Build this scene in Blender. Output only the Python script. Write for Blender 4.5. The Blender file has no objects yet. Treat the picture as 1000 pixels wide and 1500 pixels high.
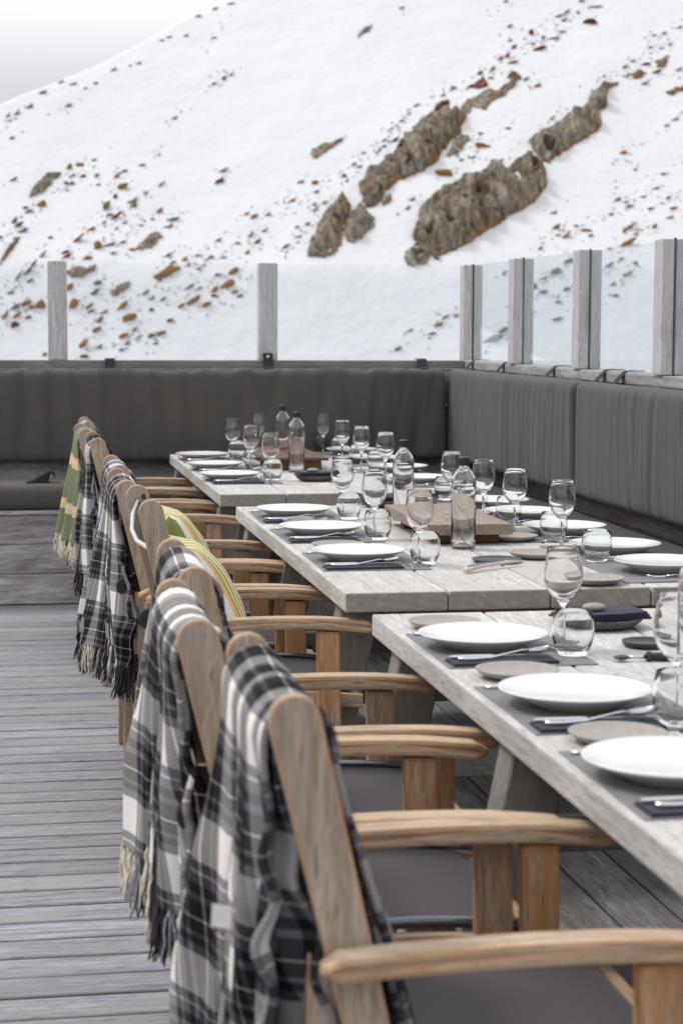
import bpy, bmesh, math, random
from mathutils import Vector, Matrix, noise
random.seed(7)
sc = bpy.context.scene
COL = sc.collection
PI = math.pi
R = math.radians

# ------------------------------------------------------------------ camera model
FPX = 2800.0; EYE = Vector((0, 0, 1.40))
PSI = math.atan(492/2800*math.cos(math.atan(272/2800))); PIT = math.atan(272/2800); ROLL = 0.004
cF = Vector((math.sin(PSI)*math.cos(PIT), math.cos(PSI)*math.cos(PIT), -math.sin(PIT)))
cR0 = Vector((math.cos(PSI), -math.sin(PSI), 0)); cU0 = cR0.cross(cF)
cR = cR0*math.cos(ROLL)+cU0*math.sin(ROLL); cU = cU0*math.cos(ROLL)-cR0*math.sin(ROLL)
def ray(x, y): return cF + cR*((x-500)/FPX) + cU*((750-y)/FPX)
def at(x, y, z=0.74):
    d = ray(x, y); return EYE + d*((z-EYE.z)/d.z)

cam_d = bpy.data.cameras.new('camera'); cam = bpy.data.objects.new('camera', cam_d); COL.objects.link(cam)
cam.matrix_world = Matrix.Translation(EYE) @ Matrix((cR, cU, -cF)).transposed().to_4x4()
cam_d.sensor_fit = 'VERTICAL'; cam_d.sensor_height = 36; cam_d.sensor_width = 24
cam_d.lens = FPX/1500*36
cam_d.clip_start = 0.1; cam_d.clip_end = 3000
cam_d.dof.use_dof = True; cam_d.dof.focus_distance = 5.6; cam_d.dof.aperture_fstop = 6.0
cam_d.dof.aperture_blades = 9
sc.camera = cam

# ------------------------------------------------------------------ object helpers
def tag(o, label=None, cat=None, group=None, kind=None):
    if label: o['label'] = label
    if cat: o['category'] = cat
    if group: o['group'] = group
    if kind: o['kind'] = kind
    return o
def empty(name, loc=(0, 0, 0), rz=0, label=None, cat=None, group=None):
    o = bpy.data.objects.new(name, None); COL.objects.link(o)
    o.location = loc; o.rotation_euler = (0, 0, rz); o.empty_display_size = .05
    return tag(o, label, cat, group)
def obj(name, bm, mats, parent=None, smooth=False, loc=None, rz=0):
    me = bpy.data.meshes.new(name); bm.normal_update(); bm.to_mesh(me); bm.free()
    if not isinstance(mats, (list, tuple)): mats = [mats]
    for m in mats: me.materials.append(m)
    if smooth:
        for p in me.polygons: p.use_smooth = True
    o = bpy.data.objects.new(name, me); COL.objects.link(o)
    if parent: o.parent = parent
    if loc is not None: o.location = loc
    o.rotation_euler = (0, 0, rz)
    return o
def dup(root, loc, rz=None, label=None, cat=None, group=None):
    r = root.copy(); COL.objects.link(r); r.location = loc
    if rz is not None: r.rotation_euler = (0, 0, rz)
    tag(r, label, cat, group)
    for ch in root.children:
        c = ch.copy(); COL.objects.link(c); c.parent = r
        for g in ch.children:
            d = g.copy(); COL.objects.link(d); d.parent = c
    return r
def box(bm, x0, x1, y0, y1, z0, z1, bev=0.0, seg=2, M=None):
    v = [bm.verts.new(p) for p in ((x0,y0,z0),(x1,y0,z0),(x1,y1,z0),(x0,y1,z0),(x0,y0,z1),(x1,y0,z1),(x1,y1,z1),(x0,y1,z1))]
    fs = [bm.faces.new([v[i] for i in f]) for f in ((0,3,2,1),(4,5,6,7),(0,1,5,4),(1,2,6,5),(2,3,7,6),(3,0,4,7))]
    vs = list(v)
    if bev:
        es = list({e for f in fs for e in f.edges})
        r = bmesh.ops.bevel(bm, geom=es, offset=bev, segments=seg, profile=.6, affect='EDGES')
        vs = list({w for f in r['faces'] for w in f.verts} | {w for w in v if w.is_valid})
    if M is not None:
        for w in vs: w.co = M @ w.co
    return vs
def lathe(bm, prof, n=40, cx=0, cy=0, cz=0, closed=False):
    rings = []
    for r, z in prof:
        if r < 1e-5: rings.append([bm.verts.new((cx, cy, cz+z))])
        else: rings.append([bm.verts.new((cx+r*math.cos(2*PI*i/n), cy+r*math.sin(2*PI*i/n), cz+z)) for i in range(n)])
    L = len(rings)
    for k in range(L if closed else L-1):
        a, b = rings[k], rings[(k+1) % L]
        for i in range(n):
            j = (i+1) % n
            if len(a) == 1 and len(b) == 1: continue
            if len(a) == 1: bm.faces.new((a[0], b[j], b[i]))
            elif len(b) == 1: bm.faces.new((a[i], a[j], b[0]))
            else: bm.faces.new((a[i], a[j], b[j], b[i]))
def tube(bm, pts, rad, n=8, cap=True, mi=0, flat=1.0):
    pts = [Vector(p) for p in pts]
    rings = []
    for i, p in enumerate(pts):
        t = (pts[min(i+1, len(pts)-1)]-pts[max(i-1, 0)]).normalized()
        up = Vector((0, 0, 1)) if abs(t.z) < .9 else Vector((1, 0, 0))
        a = t.cross(up).normalized(); b = a.cross(t).normalized()
        r = rad[i] if isinstance(rad, (list, tuple)) else rad
        rings.append([bm.verts.new(p + a*r*math.cos(2*PI*k/n) + b*r*flat*math.sin(2*PI*k/n)) for k in range(n)])
    for i in range(len(rings)-1):
        for k in range(n):
            f = bm.faces.new((rings[i][k], rings[i][(k+1) % n], rings[i+1][(k+1) % n], rings[i+1][k])); f.material_index = mi
    if cap:
        f = bm.faces.new(list(reversed(rings[0]))); f.material_index = mi
        f = bm.faces.new(rings[-1]); f.material_index = mi
def prism_xz(bm, outline, y0, y1, bev=.003):
    """outline in the XZ plane, extruded along Y"""
    a = [bm.verts.new((x, y0, z)) for x, z in outline]; b = [bm.verts.new((x, y1, z)) for x, z in outline]
    n = len(a); fs = [bm.faces.new(a), bm.faces.new(list(reversed(b)))]
    for i in range(n):
        j = (i+1) % n; bm.faces.new((a[j], a[i], b[i], b[j]))
    bmesh.ops.recalc_face_normals(bm, faces=bm.faces[:])
    if bev:
        es = [e for f in fs for e in f.edges]
        bmesh.ops.bevel(bm, geom=es, offset=bev, segments=2, profile=.6, affect='EDGES')
def fbm(p, o=4, s=1.0):
    v = 0; a = 1; t = 0
    q = Vector(p)*s
    for _ in range(o):
        v += a*noise.noise(q); t += a; a *= .5; q = q*2.03+Vector((3.1, 1.7, .3))
    return v/t

# ------------------------------------------------------------------ materials
class NT:
    def __init__(s, m): s.t = m.node_tree; s.n = s.t.nodes; s.l = s.t.links
    def add(s, k, **kw):
        nd = s.n.new(k)
        for a, b in kw.items():
            if a.startswith('i_'):
                key = a[2:].replace('_', ' ')
                nd.inputs[int(key) if key.isdigit() else key].default_value = b
            else: setattr(nd, a, b)
        return nd
    def link(s, a, b): s.l.new(a, b)
def mat(name):
    m = bpy.data.materials.new(name); m.use_nodes = True
    nt = NT(m); p = nt.n['Principled BSDF']
    return m, nt, p
def rgb(r, g, b): # sRGB 0-255 -> linear
    f = lambda c: (c/255/12.92) if c/255 <= .04045 else ((c/255+.055)/1.055)**2.4
    return (f(r), f(g), f(b), 1)
def ramp(nt, fac, stops, interp='LINEAR'):
    r = nt.add('ShaderNodeValToRGB'); cr = r.color_ramp; cr.interpolation = interp
    while len(cr.elements) < len(stops): cr.elements.new(.5)
    for e, (p, c) in zip(cr.elements, stops): e.position = p; e.color = c
    nt.link(fac, r.inputs[0]); return r.outputs[0]
def objcoord(nt, scale, rnd=True, kind='Object'):
    tc = nt.add('ShaderNodeTexCoord'); mp = nt.add('ShaderNodeMapping'); mp.inputs['Scale'].default_value = scale
    nt.link(tc.outputs[kind], mp.inputs[0])
    if rnd:
        oi = nt.add('ShaderNodeObjectInfo'); ml = nt.add('ShaderNodeMath', operation='MULTIPLY'); ml.inputs[1].default_value = 37.0
        nt.link(oi.outputs['Random'], ml.inputs[0]); nt.link(ml.outputs[0], mp.inputs['Location'])
    return mp.outputs[0]
def noise_t(nt, vec, scale, detail=6, rough=.55, dist=0.0):
    n = nt.add('ShaderNodeTexNoise'); n.inputs['Scale'].default_value = scale; n.inputs['Detail'].default_value = detail
    n.inputs['Roughness'].default_value = rough; n.inputs['Distortion'].default_value = dist
    nt.link(vec, n.inputs['Vector']); return n.outputs[0]
def mix(nt, fac, a, b, blend='MIX'):
    m = nt.add('ShaderNodeMix', data_type='RGBA', blend_type=blend)
    def s(i, v):
        if hasattr(v, 'type') or hasattr(v, 'links'): nt.link(v, m.inputs[i])
        else: m.inputs[i].default_value = v
    s(0, fac); s(6, a); s(7, b); return m.outputs[2]
def bump(nt, p, h, strength=.3, dist=.002):
    b = nt.add('ShaderNodeBump'); b.inputs['Strength'].default_value = strength; b.inputs['Distance'].default_value = dist
    nt.link(h, b.inputs['Height']); nt.link(b.outputs[0], p.inputs['Normal'])
def wood(name, c1, c2, c3, axis='x', rough=.75, island=.0, dens=1.0, crack=.25, stain=None, bstr=.35, edge=None):
    m, nt, p = mat(name)
    st = {'x': (2.6, 34, 34), 'y': (34, 2.6, 34), 'z': (34, 34, 2.6)}[axis]
    dens = dens*1.0
    v = objcoord(nt, tuple(a*dens for a in st))
    st2 = {'x': (.8, 3, 3), 'y': (3, .8, 3), 'z': (3, 3, .8)}[axis]
    v2 = objcoord(nt, st2)
    if island:
        g = nt.add('ShaderNodeNewGeometry'); ad = nt.add('ShaderNodeVectorMath', operation='ADD')
        sc_ = nt.add('ShaderNodeMath', operation='MULTIPLY'); sc_.inputs[1].default_value = 53
        nt.link(g.outputs['Random Per Island'], sc_.inputs[0]); nt.link(v, ad.inputs[0]); nt.link(sc_.outputs[0], ad.inputs[1]); v = ad.outputs[0]
        ad2 = nt.add('ShaderNodeVectorMath', operation='ADD'); nt.link(v2, ad2.inputs[0]); nt.link(sc_.outputs[0], ad2.inputs[1]); v2 = ad2.outputs[0]
    g1 = noise_t(nt, v, 1.6, 8, .62, .4)
    base = ramp(nt, g1, [(.28, c1), (.5, c2), (.72, c3)])
    vf = nt.add('ShaderNodeVectorMath', operation='SCALE'); vf.inputs['Scale'].default_value = 5.5; nt.link(v, vf.inputs[0])
    fine = noise_t(nt, vf.outputs[0], 1.5, 3, .6)
    base = mix(nt, ramp(nt, fine, [(.36, (.55, .55, .55, 1)), (.56, (0, 0, 0, 1))]), base, tuple(x*.62 for x in c1[:3])+(1,))
    big = noise_t(nt, v2, 2.2, 8, .7, .6)
    base = mix(nt, ramp(nt, big, [(.42, (0, 0, 0, 1)), (.62, (.8, .8, .8, 1))]), base, stain or c1)
    cr = noise_t(nt, v, 4.2, 3, .5, .2)
    crk = ramp(nt, cr, [(.30, (1, 1, 1, 1)), (.36, (0, 0, 0, 1))])
    dk = tuple(x*.35 for x in c1[:3])+(1,)
    mm = nt.add('ShaderNodeMath', operation='MULTIPLY'); mm.inputs[1].default_value = crack
    nt.link(crk, mm.inputs[0]); base = mix(nt, mm.outputs[0], base, dk)
    if edge:
        # worn, oiled-looking warmer arrises
        bv = nt.add('ShaderNodeBevel', samples=4); bv.inputs[0].default_value = .010
        ge = nt.add('ShaderNodeNewGeometry'); dt = nt.add('ShaderNodeVectorMath', operation='DOT_PRODUCT')
        nt.link(bv.outputs[0], dt.inputs[0]); nt.link(ge.outputs['True Normal'], dt.inputs[1])
        ef = ramp(nt, dt.outputs['Value'], [(.88, (.85, .85, .85, 1)), (.996, (0, 0, 0, 1))])
        base = mix(nt, ef, base, edge)
    if island:
        g = nt.add('ShaderNodeNewGeometry')
        hv = nt.add('ShaderNodeMapRange'); hv.inputs[3].default_value = 1-island; hv.inputs[4].default_value = 1+island
        nt.link(g.outputs['Random Per Island'], hv.inputs[0])
        cb = nt.add('ShaderNodeCombineColor')
        for i in range(3): nt.link(hv.outputs[0], cb.inputs[i])
        base = mix(nt, 1.0, base, cb.outputs[0], 'MULTIPLY')
    nt.link(base, p.inputs['Base Color']); p.inputs['Roughness'].default_value = rough
    p.inputs['Specular IOR Level'].default_value = .3
    hb = nt.add('ShaderNodeMath', operation='SUBTRACT'); nt.link(g1, hb.inputs[0]); nt.link(crk, hb.inputs[1])
    bump(nt, p, hb.outputs[0], bstr, .0018)
    return m
def endgrain(m, c1, c2, axis=1):
    nt = NT(m); p = nt.n['Principled BSDF']; src = p.inputs['Base Color'].links[0].from_socket
    g = nt.add('ShaderNodeNewGeometry'); sp = nt.add('ShaderNodeSeparateXYZ'); nt.link(g.outputs['True Normal'], sp.inputs[0])
    ab = nt.add('ShaderNodeMath', operation='ABSOLUTE'); nt.link(sp.outputs[axis], ab.inputs[0])
    v = objcoord(nt, (1, 1, 1), False); n = noise_t(nt, v, 38, 8, .7, .6)
    wv = nt.add('ShaderNodeTexWave', wave_type='RINGS', rings_direction='Y'); wv.inputs['Scale'].default_value = 14; wv.inputs['Distortion'].default_value = 5; wv.inputs['Detail'].default_value = 3; nt.link(v, wv.inputs['Vector'])
    e = mix(nt, n, c1, c2); e = mix(nt, ramp(nt, wv.outputs[0], [(.2, (0, 0, 0, 1)), (.9, (.16, .16, .16, 1))]), e, c1)
    f = ramp(nt, ab.outputs[0], [(.6, (0, 0, 0, 1)), (.8, (1, 1, 1, 1))])
    nt.link(mix(nt, f, src, e), p.inputs['Base Color'])
def fabric(name, c, c2, weave=900, rough=.95, creases=None, bstr=.5):
    m, nt, p = mat(name)
    v = objcoord(nt, (1, 1, 1), False)
    n1 = noise_t(nt, v, weave*.45, 4, .75); n2 = noise_t(nt, v, 5, 8, .7)
    col = mix(nt, ramp(nt, n1, [(.38, (0, 0, 0, 1)), (.62, (1, 1, 1, 1))]), c, c2); col = mix(nt, ramp(nt, n2, [(.3, (0, 0, 0, 1)), (.75, (.5, .5, .5, 1))]), col, c)
    nt.link(col, p.inputs['Base Color']); p.inputs['Roughness'].default_value = rough
    p.inputs['Sheen Weight'].default_value = .15; p.inputs['Specular IOR Level'].default_value = .15
    bump(nt, p, n1, bstr, .0015)
    return m
def plain(name, c, rough=.5, metal=0, spec=.5, coat=0):
    m, nt, p = mat(name); p.inputs['Base Color'].default_value = c; p.inputs['Roughness'].default_value = rough
    p.inputs['Metallic'].default_value = metal; p.inputs['Specular IOR Level'].default_value = spec
    p.inputs['Coat Weight'].default_value = coat
    return m
def mottled(name, a, b, scale=60, rough=.5, spec=.4, bstr=.2, kind='Object'):
    m, nt, p = mat(name); v = objcoord(nt, (1, 1, 1), False, kind)
    n = noise_t(nt, v, scale, 6, .65); nt.link(ramp(nt, n, [(.35, a), (.65, b)]), p.inputs['Base Color'])
    p.inputs['Roughness'].default_value = rough; p.inputs['Specular IOR Level'].default_value = spec
    bump(nt, p, n, bstr, .002); return m

TEAK = (rgb(134, 116, 98), rgb(180, 162, 142), rgb(208, 194, 174))
TEAKW = (rgb(128, 102, 78), rgb(182, 152, 122), rgb(206, 184, 158))
teak = {'z': wood('teak_post', *TEAK, axis='z', stain=rgb(158, 150, 142), edge=rgb(190, 126, 78), crack=.5, dens=1.5),
        'w': wood('teak_leg', *TEAKW, axis='z', stain=rgb(194, 138, 90), edge=rgb(180, 112, 64), crack=.5, dens=1.5),
        'x': wood('teak_arm', rgb(126, 108, 90), rgb(182, 162, 140), rgb(212, 196, 178), axis='x', stain=rgb(200, 172, 142), edge=rgb(184, 130, 86), crack=.7, dens=1.5),
        'y': wood('teak_cross', *TEAKW, axis='y', stain=rgb(184, 160, 136), edge=rgb(180, 124, 80), crack=.5, dens=2.2)}
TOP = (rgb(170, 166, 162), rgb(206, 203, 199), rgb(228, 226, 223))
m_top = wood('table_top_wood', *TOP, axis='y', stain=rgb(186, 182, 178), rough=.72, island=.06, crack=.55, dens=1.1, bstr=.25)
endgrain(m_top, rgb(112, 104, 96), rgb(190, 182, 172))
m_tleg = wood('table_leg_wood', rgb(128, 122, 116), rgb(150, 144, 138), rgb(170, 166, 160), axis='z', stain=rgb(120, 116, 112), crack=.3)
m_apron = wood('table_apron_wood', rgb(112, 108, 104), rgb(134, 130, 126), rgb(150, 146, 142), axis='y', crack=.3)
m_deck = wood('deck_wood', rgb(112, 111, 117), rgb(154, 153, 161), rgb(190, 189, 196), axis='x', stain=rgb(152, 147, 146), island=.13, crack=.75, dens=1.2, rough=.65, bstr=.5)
m_deck2 = wood('deck_wood_shade_toned', rgb(96, 94, 96), rgb(130, 128, 128), rgb(160, 158, 158), axis='y', stain=rgb(106, 102, 98), island=.12, crack=.6, dens=.6, rough=.75, bstr=.7)  # shade under the tables is put into this darker board colour
m_post = wood('post_wood', rgb(160, 157, 157), rgb(202, 199, 199), rgb(224, 222, 222), axis='z', stain=rgb(188, 185, 185), crack=.45)
m_rail_x = wood('rail_wood_x', rgb(116, 112, 110), rgb(142, 138, 136), rgb(168, 165, 163), axis='x', crack=.5)
m_rail_y = wood('rail_wood_y', rgb(140, 138, 138), rgb(176, 174, 174), rgb(206, 204, 204), axis='y', crack=.6)
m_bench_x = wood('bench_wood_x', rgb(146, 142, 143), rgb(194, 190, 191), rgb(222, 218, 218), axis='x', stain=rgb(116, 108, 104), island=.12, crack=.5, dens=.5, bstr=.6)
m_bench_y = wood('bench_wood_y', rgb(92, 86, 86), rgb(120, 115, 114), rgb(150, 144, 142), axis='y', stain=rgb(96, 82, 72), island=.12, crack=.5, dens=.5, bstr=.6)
m_board = wood('serving_board_wood', rgb(120, 104, 92), rgb(154, 138, 126), rgb(180, 166, 156), axis='y', stain=rgb(148, 130, 118), rough=.6, crack=.3)
m_board_far = wood('serving_board_dark_wood', rgb(80, 54, 46), rgb(106, 76, 66), rgb(132, 102, 90), axis='y', stain=rgb(100, 68, 58), rough=.5)
m_bfoot = wood('board_foot_wood', rgb(96, 56, 36), rgb(124, 76, 50), rgb(144, 96, 68), axis='x', rough=.55)
m_cush = fabric('charcoal_fabric', rgb(98, 94, 90), rgb(68, 66, 63))
m_cush2 = fabric('slate_fabric', rgb(92, 91, 92), rgb(60, 60, 61))
m_seatc = fabric('shade_toned_seat_fabric', rgb(72, 71, 71), rgb(50, 49, 49))  # shadow on the right bench seat is put into this darker colour
m_sling = fabric('grey_sling_fabric', rgb(84, 79, 82), rgb(70, 66, 69), 1500, .7, bstr=.2)
m_slingb = fabric('dark_sling_fabric', rgb(70, 66, 66), rgb(54, 52, 52), 1500, .7, bstr=.2)
m_strap = plain('black_webbing', rgb(34, 34, 36), .8)
m_pipe = plain('glossy_piping', rgb(120, 124, 138), .18, .7, .8, .5)  # bluish sky highlight is put into this lighter piping colour
m_white = plain('white_ceramic', (.72, .72, .71, 1), .16, 0, .5)
m_taupe = mottled('taupe_stoneware', rgb(150, 142, 135), rgb(164, 156, 149), 60, .45, .4, .03)
m_mat = mottled('grey_leatherette', rgb(122, 119, 121), rgb(134, 131, 133), 400, .6, .3, .15)
m_nap = fabric('navy_napkin', rgb(48, 50, 68), rgb(34, 36, 52), 1200, .9, bstr=.2)
m_steel = plain('stainless_steel', rgb(205, 207, 212), .16, 1)
m_knob = plain('black_plastic', rgb(38, 38, 40), .4)
m_bolt = plain('steel_bolt', rgb(90, 88, 90), .35, 1)
m_slate = mottled('rough_slate', rgb(54, 54, 54), rgb(104, 104, 102), 160, .85, .3, .8)
m_pebble = mottled('grey_pebble', rgb(120, 120, 114), rgb(168, 168, 162), 260, .6, .4, .2)
m_blackd = plain('black_dish_glaze', rgb(52, 50, 50), .4)
m_bone = mottled('bone_handle', rgb(196, 182, 166), rgb(216, 204, 190), 120, .4)
m_bluen = plain('blue_inlay', rgb(96, 112, 160), .3)
m_cap = plain('black_cap', rgb(36, 36, 38), .35)
m_tan = plain('tan_lining', rgb(150, 96, 60), .8)
m_wire = plain('white_metal', rgb(210, 210, 212), .3, 0.0)
m_seal = plain('black_gasket', rgb(28, 34, 32), .5)
m_cream = fabric('cream_yarn', rgb(222, 214, 196), rgb(196, 188, 170), 800)
m_black = fabric('black_yarn', rgb(44, 42, 48), rgb(28, 27, 32), 800)
m_greyy = fabric('grey_yarn', rgb(150, 148, 154), rgb(120, 118, 126), 800)

def glass_mat(name, ior=1.45, c=(1, 1, 1, 1)):
    m, nt, p = mat(name); p.inputs['Base Color'].default_value = c; p.inputs['Roughness'].default_value = 0.0
    p.inputs['Transmission Weight'].default_value = 1; p.inputs['IOR'].default_value = ior; return m
m_glass = glass_mat('clear_glass', 1.45); m_bglass = glass_mat('bottle_glass', 1.5, (.99, 1, .995, 1))
m_tglass = glass_mat('tumbler_glass', 1.4, (.985, 1, 1, 1))
def pane_mat(name, tint):
    m, nt, p = mat(name); nt.n.remove(p); out = nt.n['Material Output']
    tr = nt.add('ShaderNodeBsdfTransparent'); tr.inputs[0].default_value = tint
    gl = nt.add('ShaderNodeBsdfGlossy'); gl.inputs['Roughness'].default_value = .015; gl.inputs[0].default_value = (.95, .98, 1, 1)
    fr = nt.add('ShaderNodeFresnel'); fr.inputs[0].default_value = 1.45
    ge = nt.add('ShaderNodeNewGeometry'); iv = nt.add('ShaderNodeMath', operation='SUBTRACT'); iv.inputs[0].default_value = 1; nt.link(ge.outputs['Backfacing'], iv.inputs[1])
    fm = nt.add('ShaderNodeMath', operation='MULTIPLY'); nt.link(fr.outputs[0], fm.inputs[0]); nt.link(iv.outputs[0], fm.inputs[1])
    mx = nt.add('ShaderNodeMixShader'); nt.link(fm.outputs[0], mx.inputs[0]); nt.link(tr.outputs[0], mx.inputs[1]); nt.link(gl.outputs[0], mx.inputs[2])
    nt.link(mx.outputs[0], out.inputs[0]); return m
m_pane = pane_mat('pane_glass', (.975, .99, .992, 1)); m_pane2 = pane_mat('pane_glass_side', (.955, .982, .987, 1))

def plaid_mat(name, period, base, dark, mid, line, thin):
    """woven tartan from the sheet's own UVs (metres)"""
    m, nt, p = mat(name)
    uv = nt.add('ShaderNodeUVMap'); uv.uv_map = 'UVMap'
    sp = nt.add('ShaderNodeSeparateXYZ'); nt.link(uv.outputs[0], sp.inputs[0])
    cols = []
    stops = [(0, base), (.20, mid), (.27, dark), (.33, mid), (.36, dark), (.46, line), (.472, dark), (.60, mid), (.65, dark), (.72, mid), (.80, line), (.815, mid), (.89, base)]
    for ax, per in ((0, period), (1, period*1.15)):
        d = nt.add('ShaderNodeMath', operation='MULTIPLY'); d.inputs[1].default_value = 1/per; nt.link(sp.outputs[ax], d.inputs[0])
        f = nt.add('ShaderNodeMath', operation='FRACT'); nt.link(d.outputs[0], f.inputs[0])
        cols.append(ramp(nt, f.outputs[0], stops, 'CONSTANT'))
    # twill: alternating diagonal threads
    ad = nt.add('ShaderNodeMath', operation='ADD'); nt.link(sp.outputs[0], ad.inputs[0]); nt.link(sp.outputs[1], ad.inputs[1])
    ml = nt.add('ShaderNodeMath', operation='MULTIPLY'); ml.inputs[1].default_value = 2*PI/.006; nt.link(ad.outputs[0], ml.inputs[0])
    sn = nt.add('ShaderNodeMath', operation='SINE'); nt.link(ml.outputs[0], sn.inputs[0])
    mr = nt.add('ShaderNodeMapRange'); mr.inputs[1].default_value = -1; mr.inputs[3].default_value = .40; mr.inputs[4].default_value = .60; nt.link(sn.outputs[0], mr.inputs[0])
    col = mix(nt, mr.outputs[0], cols[0], cols[1])
    dk = mix(nt, .50, col, mix(nt, 1.0, cols[0], cols[1], 'DARKEN'))
    v = objcoord(nt, (1, 1, 1), False); n = noise_t(nt, v, 500, 3, .6)
    col = mix(nt, ramp(nt, n, [(.4, (0, 0, 0, 1)), (.8, (.16, .16, .16, 1))]), dk, mid)
    nt.link(col, p.inputs['Base Color']); p.inputs['Roughness'].default_value = .98
    p.inputs['Specular IOR Level'].default_value = .1
    bump(nt, p, n, .5, .002); return m
WH = rgb(232, 230, 230)
m_plaid = plaid_mat('grey_tartan', .18, rgb(236, 232, 226), rgb(10, 10, 13), rgb(96, 93, 100), rgb(225, 218, 208), rgb(92, 90, 96))
m_plaid2 = plaid_mat('dark_tartan', .14, rgb(205, 203, 210), rgb(32, 31, 38), rgb(104, 102, 112), rgb(210, 205, 200), rgb(80, 78, 88))
def band_mat(name, per, stops, axis=1):
    m, nt, p = mat(name); uv = nt.add('ShaderNodeUVMap'); uv.uv_map = 'UVMap'
    sp = nt.add('ShaderNodeSeparateXYZ'); nt.link(uv.outputs[0], sp.inputs[0])
    d = nt.add('ShaderNodeMath', operation='MULTIPLY'); d.inputs[1].default_value = 1/per; nt.link(sp.outputs[axis], d.inputs[0])
    f = nt.add('ShaderNodeMath', operation='FRACT'); nt.link(d.outputs[0], f.inputs[0])
    col = ramp(nt, f.outputs[0], stops, 'CONSTANT')
    v = objcoord(nt, (1, 1, 1), False); n = noise_t(nt, v, 600, 3, .6)
    col = mix(nt, ramp(nt, n, [(.3, (0, 0, 0, 1)), (.8, (.25, .25, .25, 1))]), col, rgb(200, 190, 160))
    nt.link(col, p.inputs['Base Color']); p.inputs['Roughness'].default_value = .95; bump(nt, p, n, .5, .002); return m
PE = rgb(216, 182, 148); GR = rgb(98, 112, 82); CRM = rgb(224, 205, 170)
m_green = band_mat('green_peach_bands', .20, [(0, GR), (.62, PE), (.74, CRM), (.78, PE), (.86, GR)])
st = []
cols = [rgb(120, 140, 62), rgb(232, 230, 222), rgb(226, 180, 120), rgb(160, 150, 128), rgb(238, 214, 60), rgb(112, 132, 50), rgb(236, 234, 226), rgb(222, 176, 128)]
for i, c in enumerate(cols): st.append((i/len(cols), c))
m_stripe = band_mat('summer_stripes', .11, st, 0)
m_stripe2 = band_mat('green_cream_stripes', .12, [(0, rgb(120, 134, 92)), (.5, rgb(226, 214, 170)), (.7, rgb(120, 134, 92))], 0)

# ------------------------------------------------------------------ world and sun
w = bpy.data.worlds.new('World'); sc.world = w; w.use_nodes = True
wn = NT(w); bg = wn.n['Background']
SUN_EL, SUN_AZ = R(54), R(-62)          # azimuth measured from +Y towards +X
sky = wn.add('ShaderNodeTexSky', sky_type='NISHITA', sun_disc=False, sun_elevation=SUN_EL, sun_rotation=SUN_AZ, air_density=1.0, dust_density=2.0)
tc = wn.add('ShaderNodeTexCoord')
mp = wn.add('ShaderNodeMapping'); mp.inputs['Scale'].default_value = (1.2, 1.2, 5.5); wn.link(tc.outputs['Generated'], mp.inputs[0])
cn = noise_t(wn, mp.outputs[0], 1.7, 6, .5, .3)
spz = wn.add('ShaderNodeSeparateXYZ'); wn.link(tc.outputs['Generated'], spz.inputs[0])
# low grey cloud bank under brighter cloud; horizon darkened to cut side light
bank = ramp(wn, spz.outputs[2], [(.0, (3.0, 3.0, 3.2, 1)), (.05, (4.6, 4.6, 4.9, 1)), (.095, (6.0, 5.9, 6.25, 1)), (.12, (6.5, 6.35, 6.7, 1)), (.155, (9.4, 9.35, 9.4, 1)), (.4, (10.4, 10.4, 10.5, 1)), (1, (10.8, 10.9, 11.4, 1))])
clo = mix(wn, ramp(wn, cn, [(.3, (0, 0, 0, 1)), (.75, (.25, .25, .25, 1))]), bank, (7.4, 7.3, 7.7, 1))
skc = mix(wn, .9, sky.outputs[0], clo)
wn.link(skc, bg.inputs[0]); bg.inputs[1].default_value = .10
sl = bpy.data.lights.new('sun', 'SUN'); sl.energy = 1.5; sl.angle = R(12); sl.color = (1, .97, .93)
so = bpy.data.objects.new('sun', sl); COL.objects.link(so)
sd = Vector((math.sin(SUN_AZ)*math.cos(SUN_EL), math.cos(SUN_AZ)*math.cos(SUN_EL), math.sin(SUN_EL)))
so.rotation_euler = sd.to_track_quat('Z', 'Y').to_euler()
sc.view_settings.view_transform = 'Standard'; sc.view_settings.look = 'None'; sc.view_settings.gamma = 1; sc.view_settings.exposure = 0.2

# ------------------------------------------------------------------ snowy hillside
hE = Vector((math.sin(PSI), math.cos(PSI), 0)); hR = Vector((math.cos(PSI), -math.sin(PSI), 0))
SL, E0, Z0 = .70, 60., -5.0
def ridge_e(tx):
    a = min(.2+.5*tx, .36)
    a += .0016*noise.noise(Vector((tx*38, 0, 0)))+.0008*noise.noise(Vector((tx*130, 3, 0)))
    return (SL*E0-Z0+1.4)/(SL-a)
def terr(e, r):
    tx = r/max(e, 1)
    er = ridge_e(tx)
    if e < E0-12: z = Z0-SL*6 - .05*(E0-12-e)
    elif e < E0+12: t = (e-E0+12)/24; z = Z0-SL*6 + SL*24*(t*t*.5)+SL*0 ; z = z*(1-t**4)+t**4*(Z0+SL*(e-E0))
    elif e < er: z = Z0+SL*(e-E0)
    else: z = Z0+SL*(er-E0) - .35*(e-er)
    P = Vector((e, r, 0))
    z += .55*noise.noise(P*.07) + .16*noise.noise(P*.31+Vector((4, 4, 0)))+.05*noise.noise(P*.9)
    return z
def hw(e, r): p = hE*e + hR*r; return Vector((p.x, p.y, terr(e, r)))
def hill_hit(x, y):
    d = ray(x, y); e = 45.
    de, dr = d.dot(hE), d.dot(hR)
    prev = None
    while e < 260:
        t = e/de; z = EYE.z + d.z*t
        if z < terr(e, dr*t): 
            a, b = e-.5, e
            for _ in range(10):
                c = (a+b)/2; t = c/de
                if EYE.z+d.z*t < terr(c, dr*t): b = c
                else: a = c
            return b, dr*b/de
        e += .5
    return None
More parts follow.
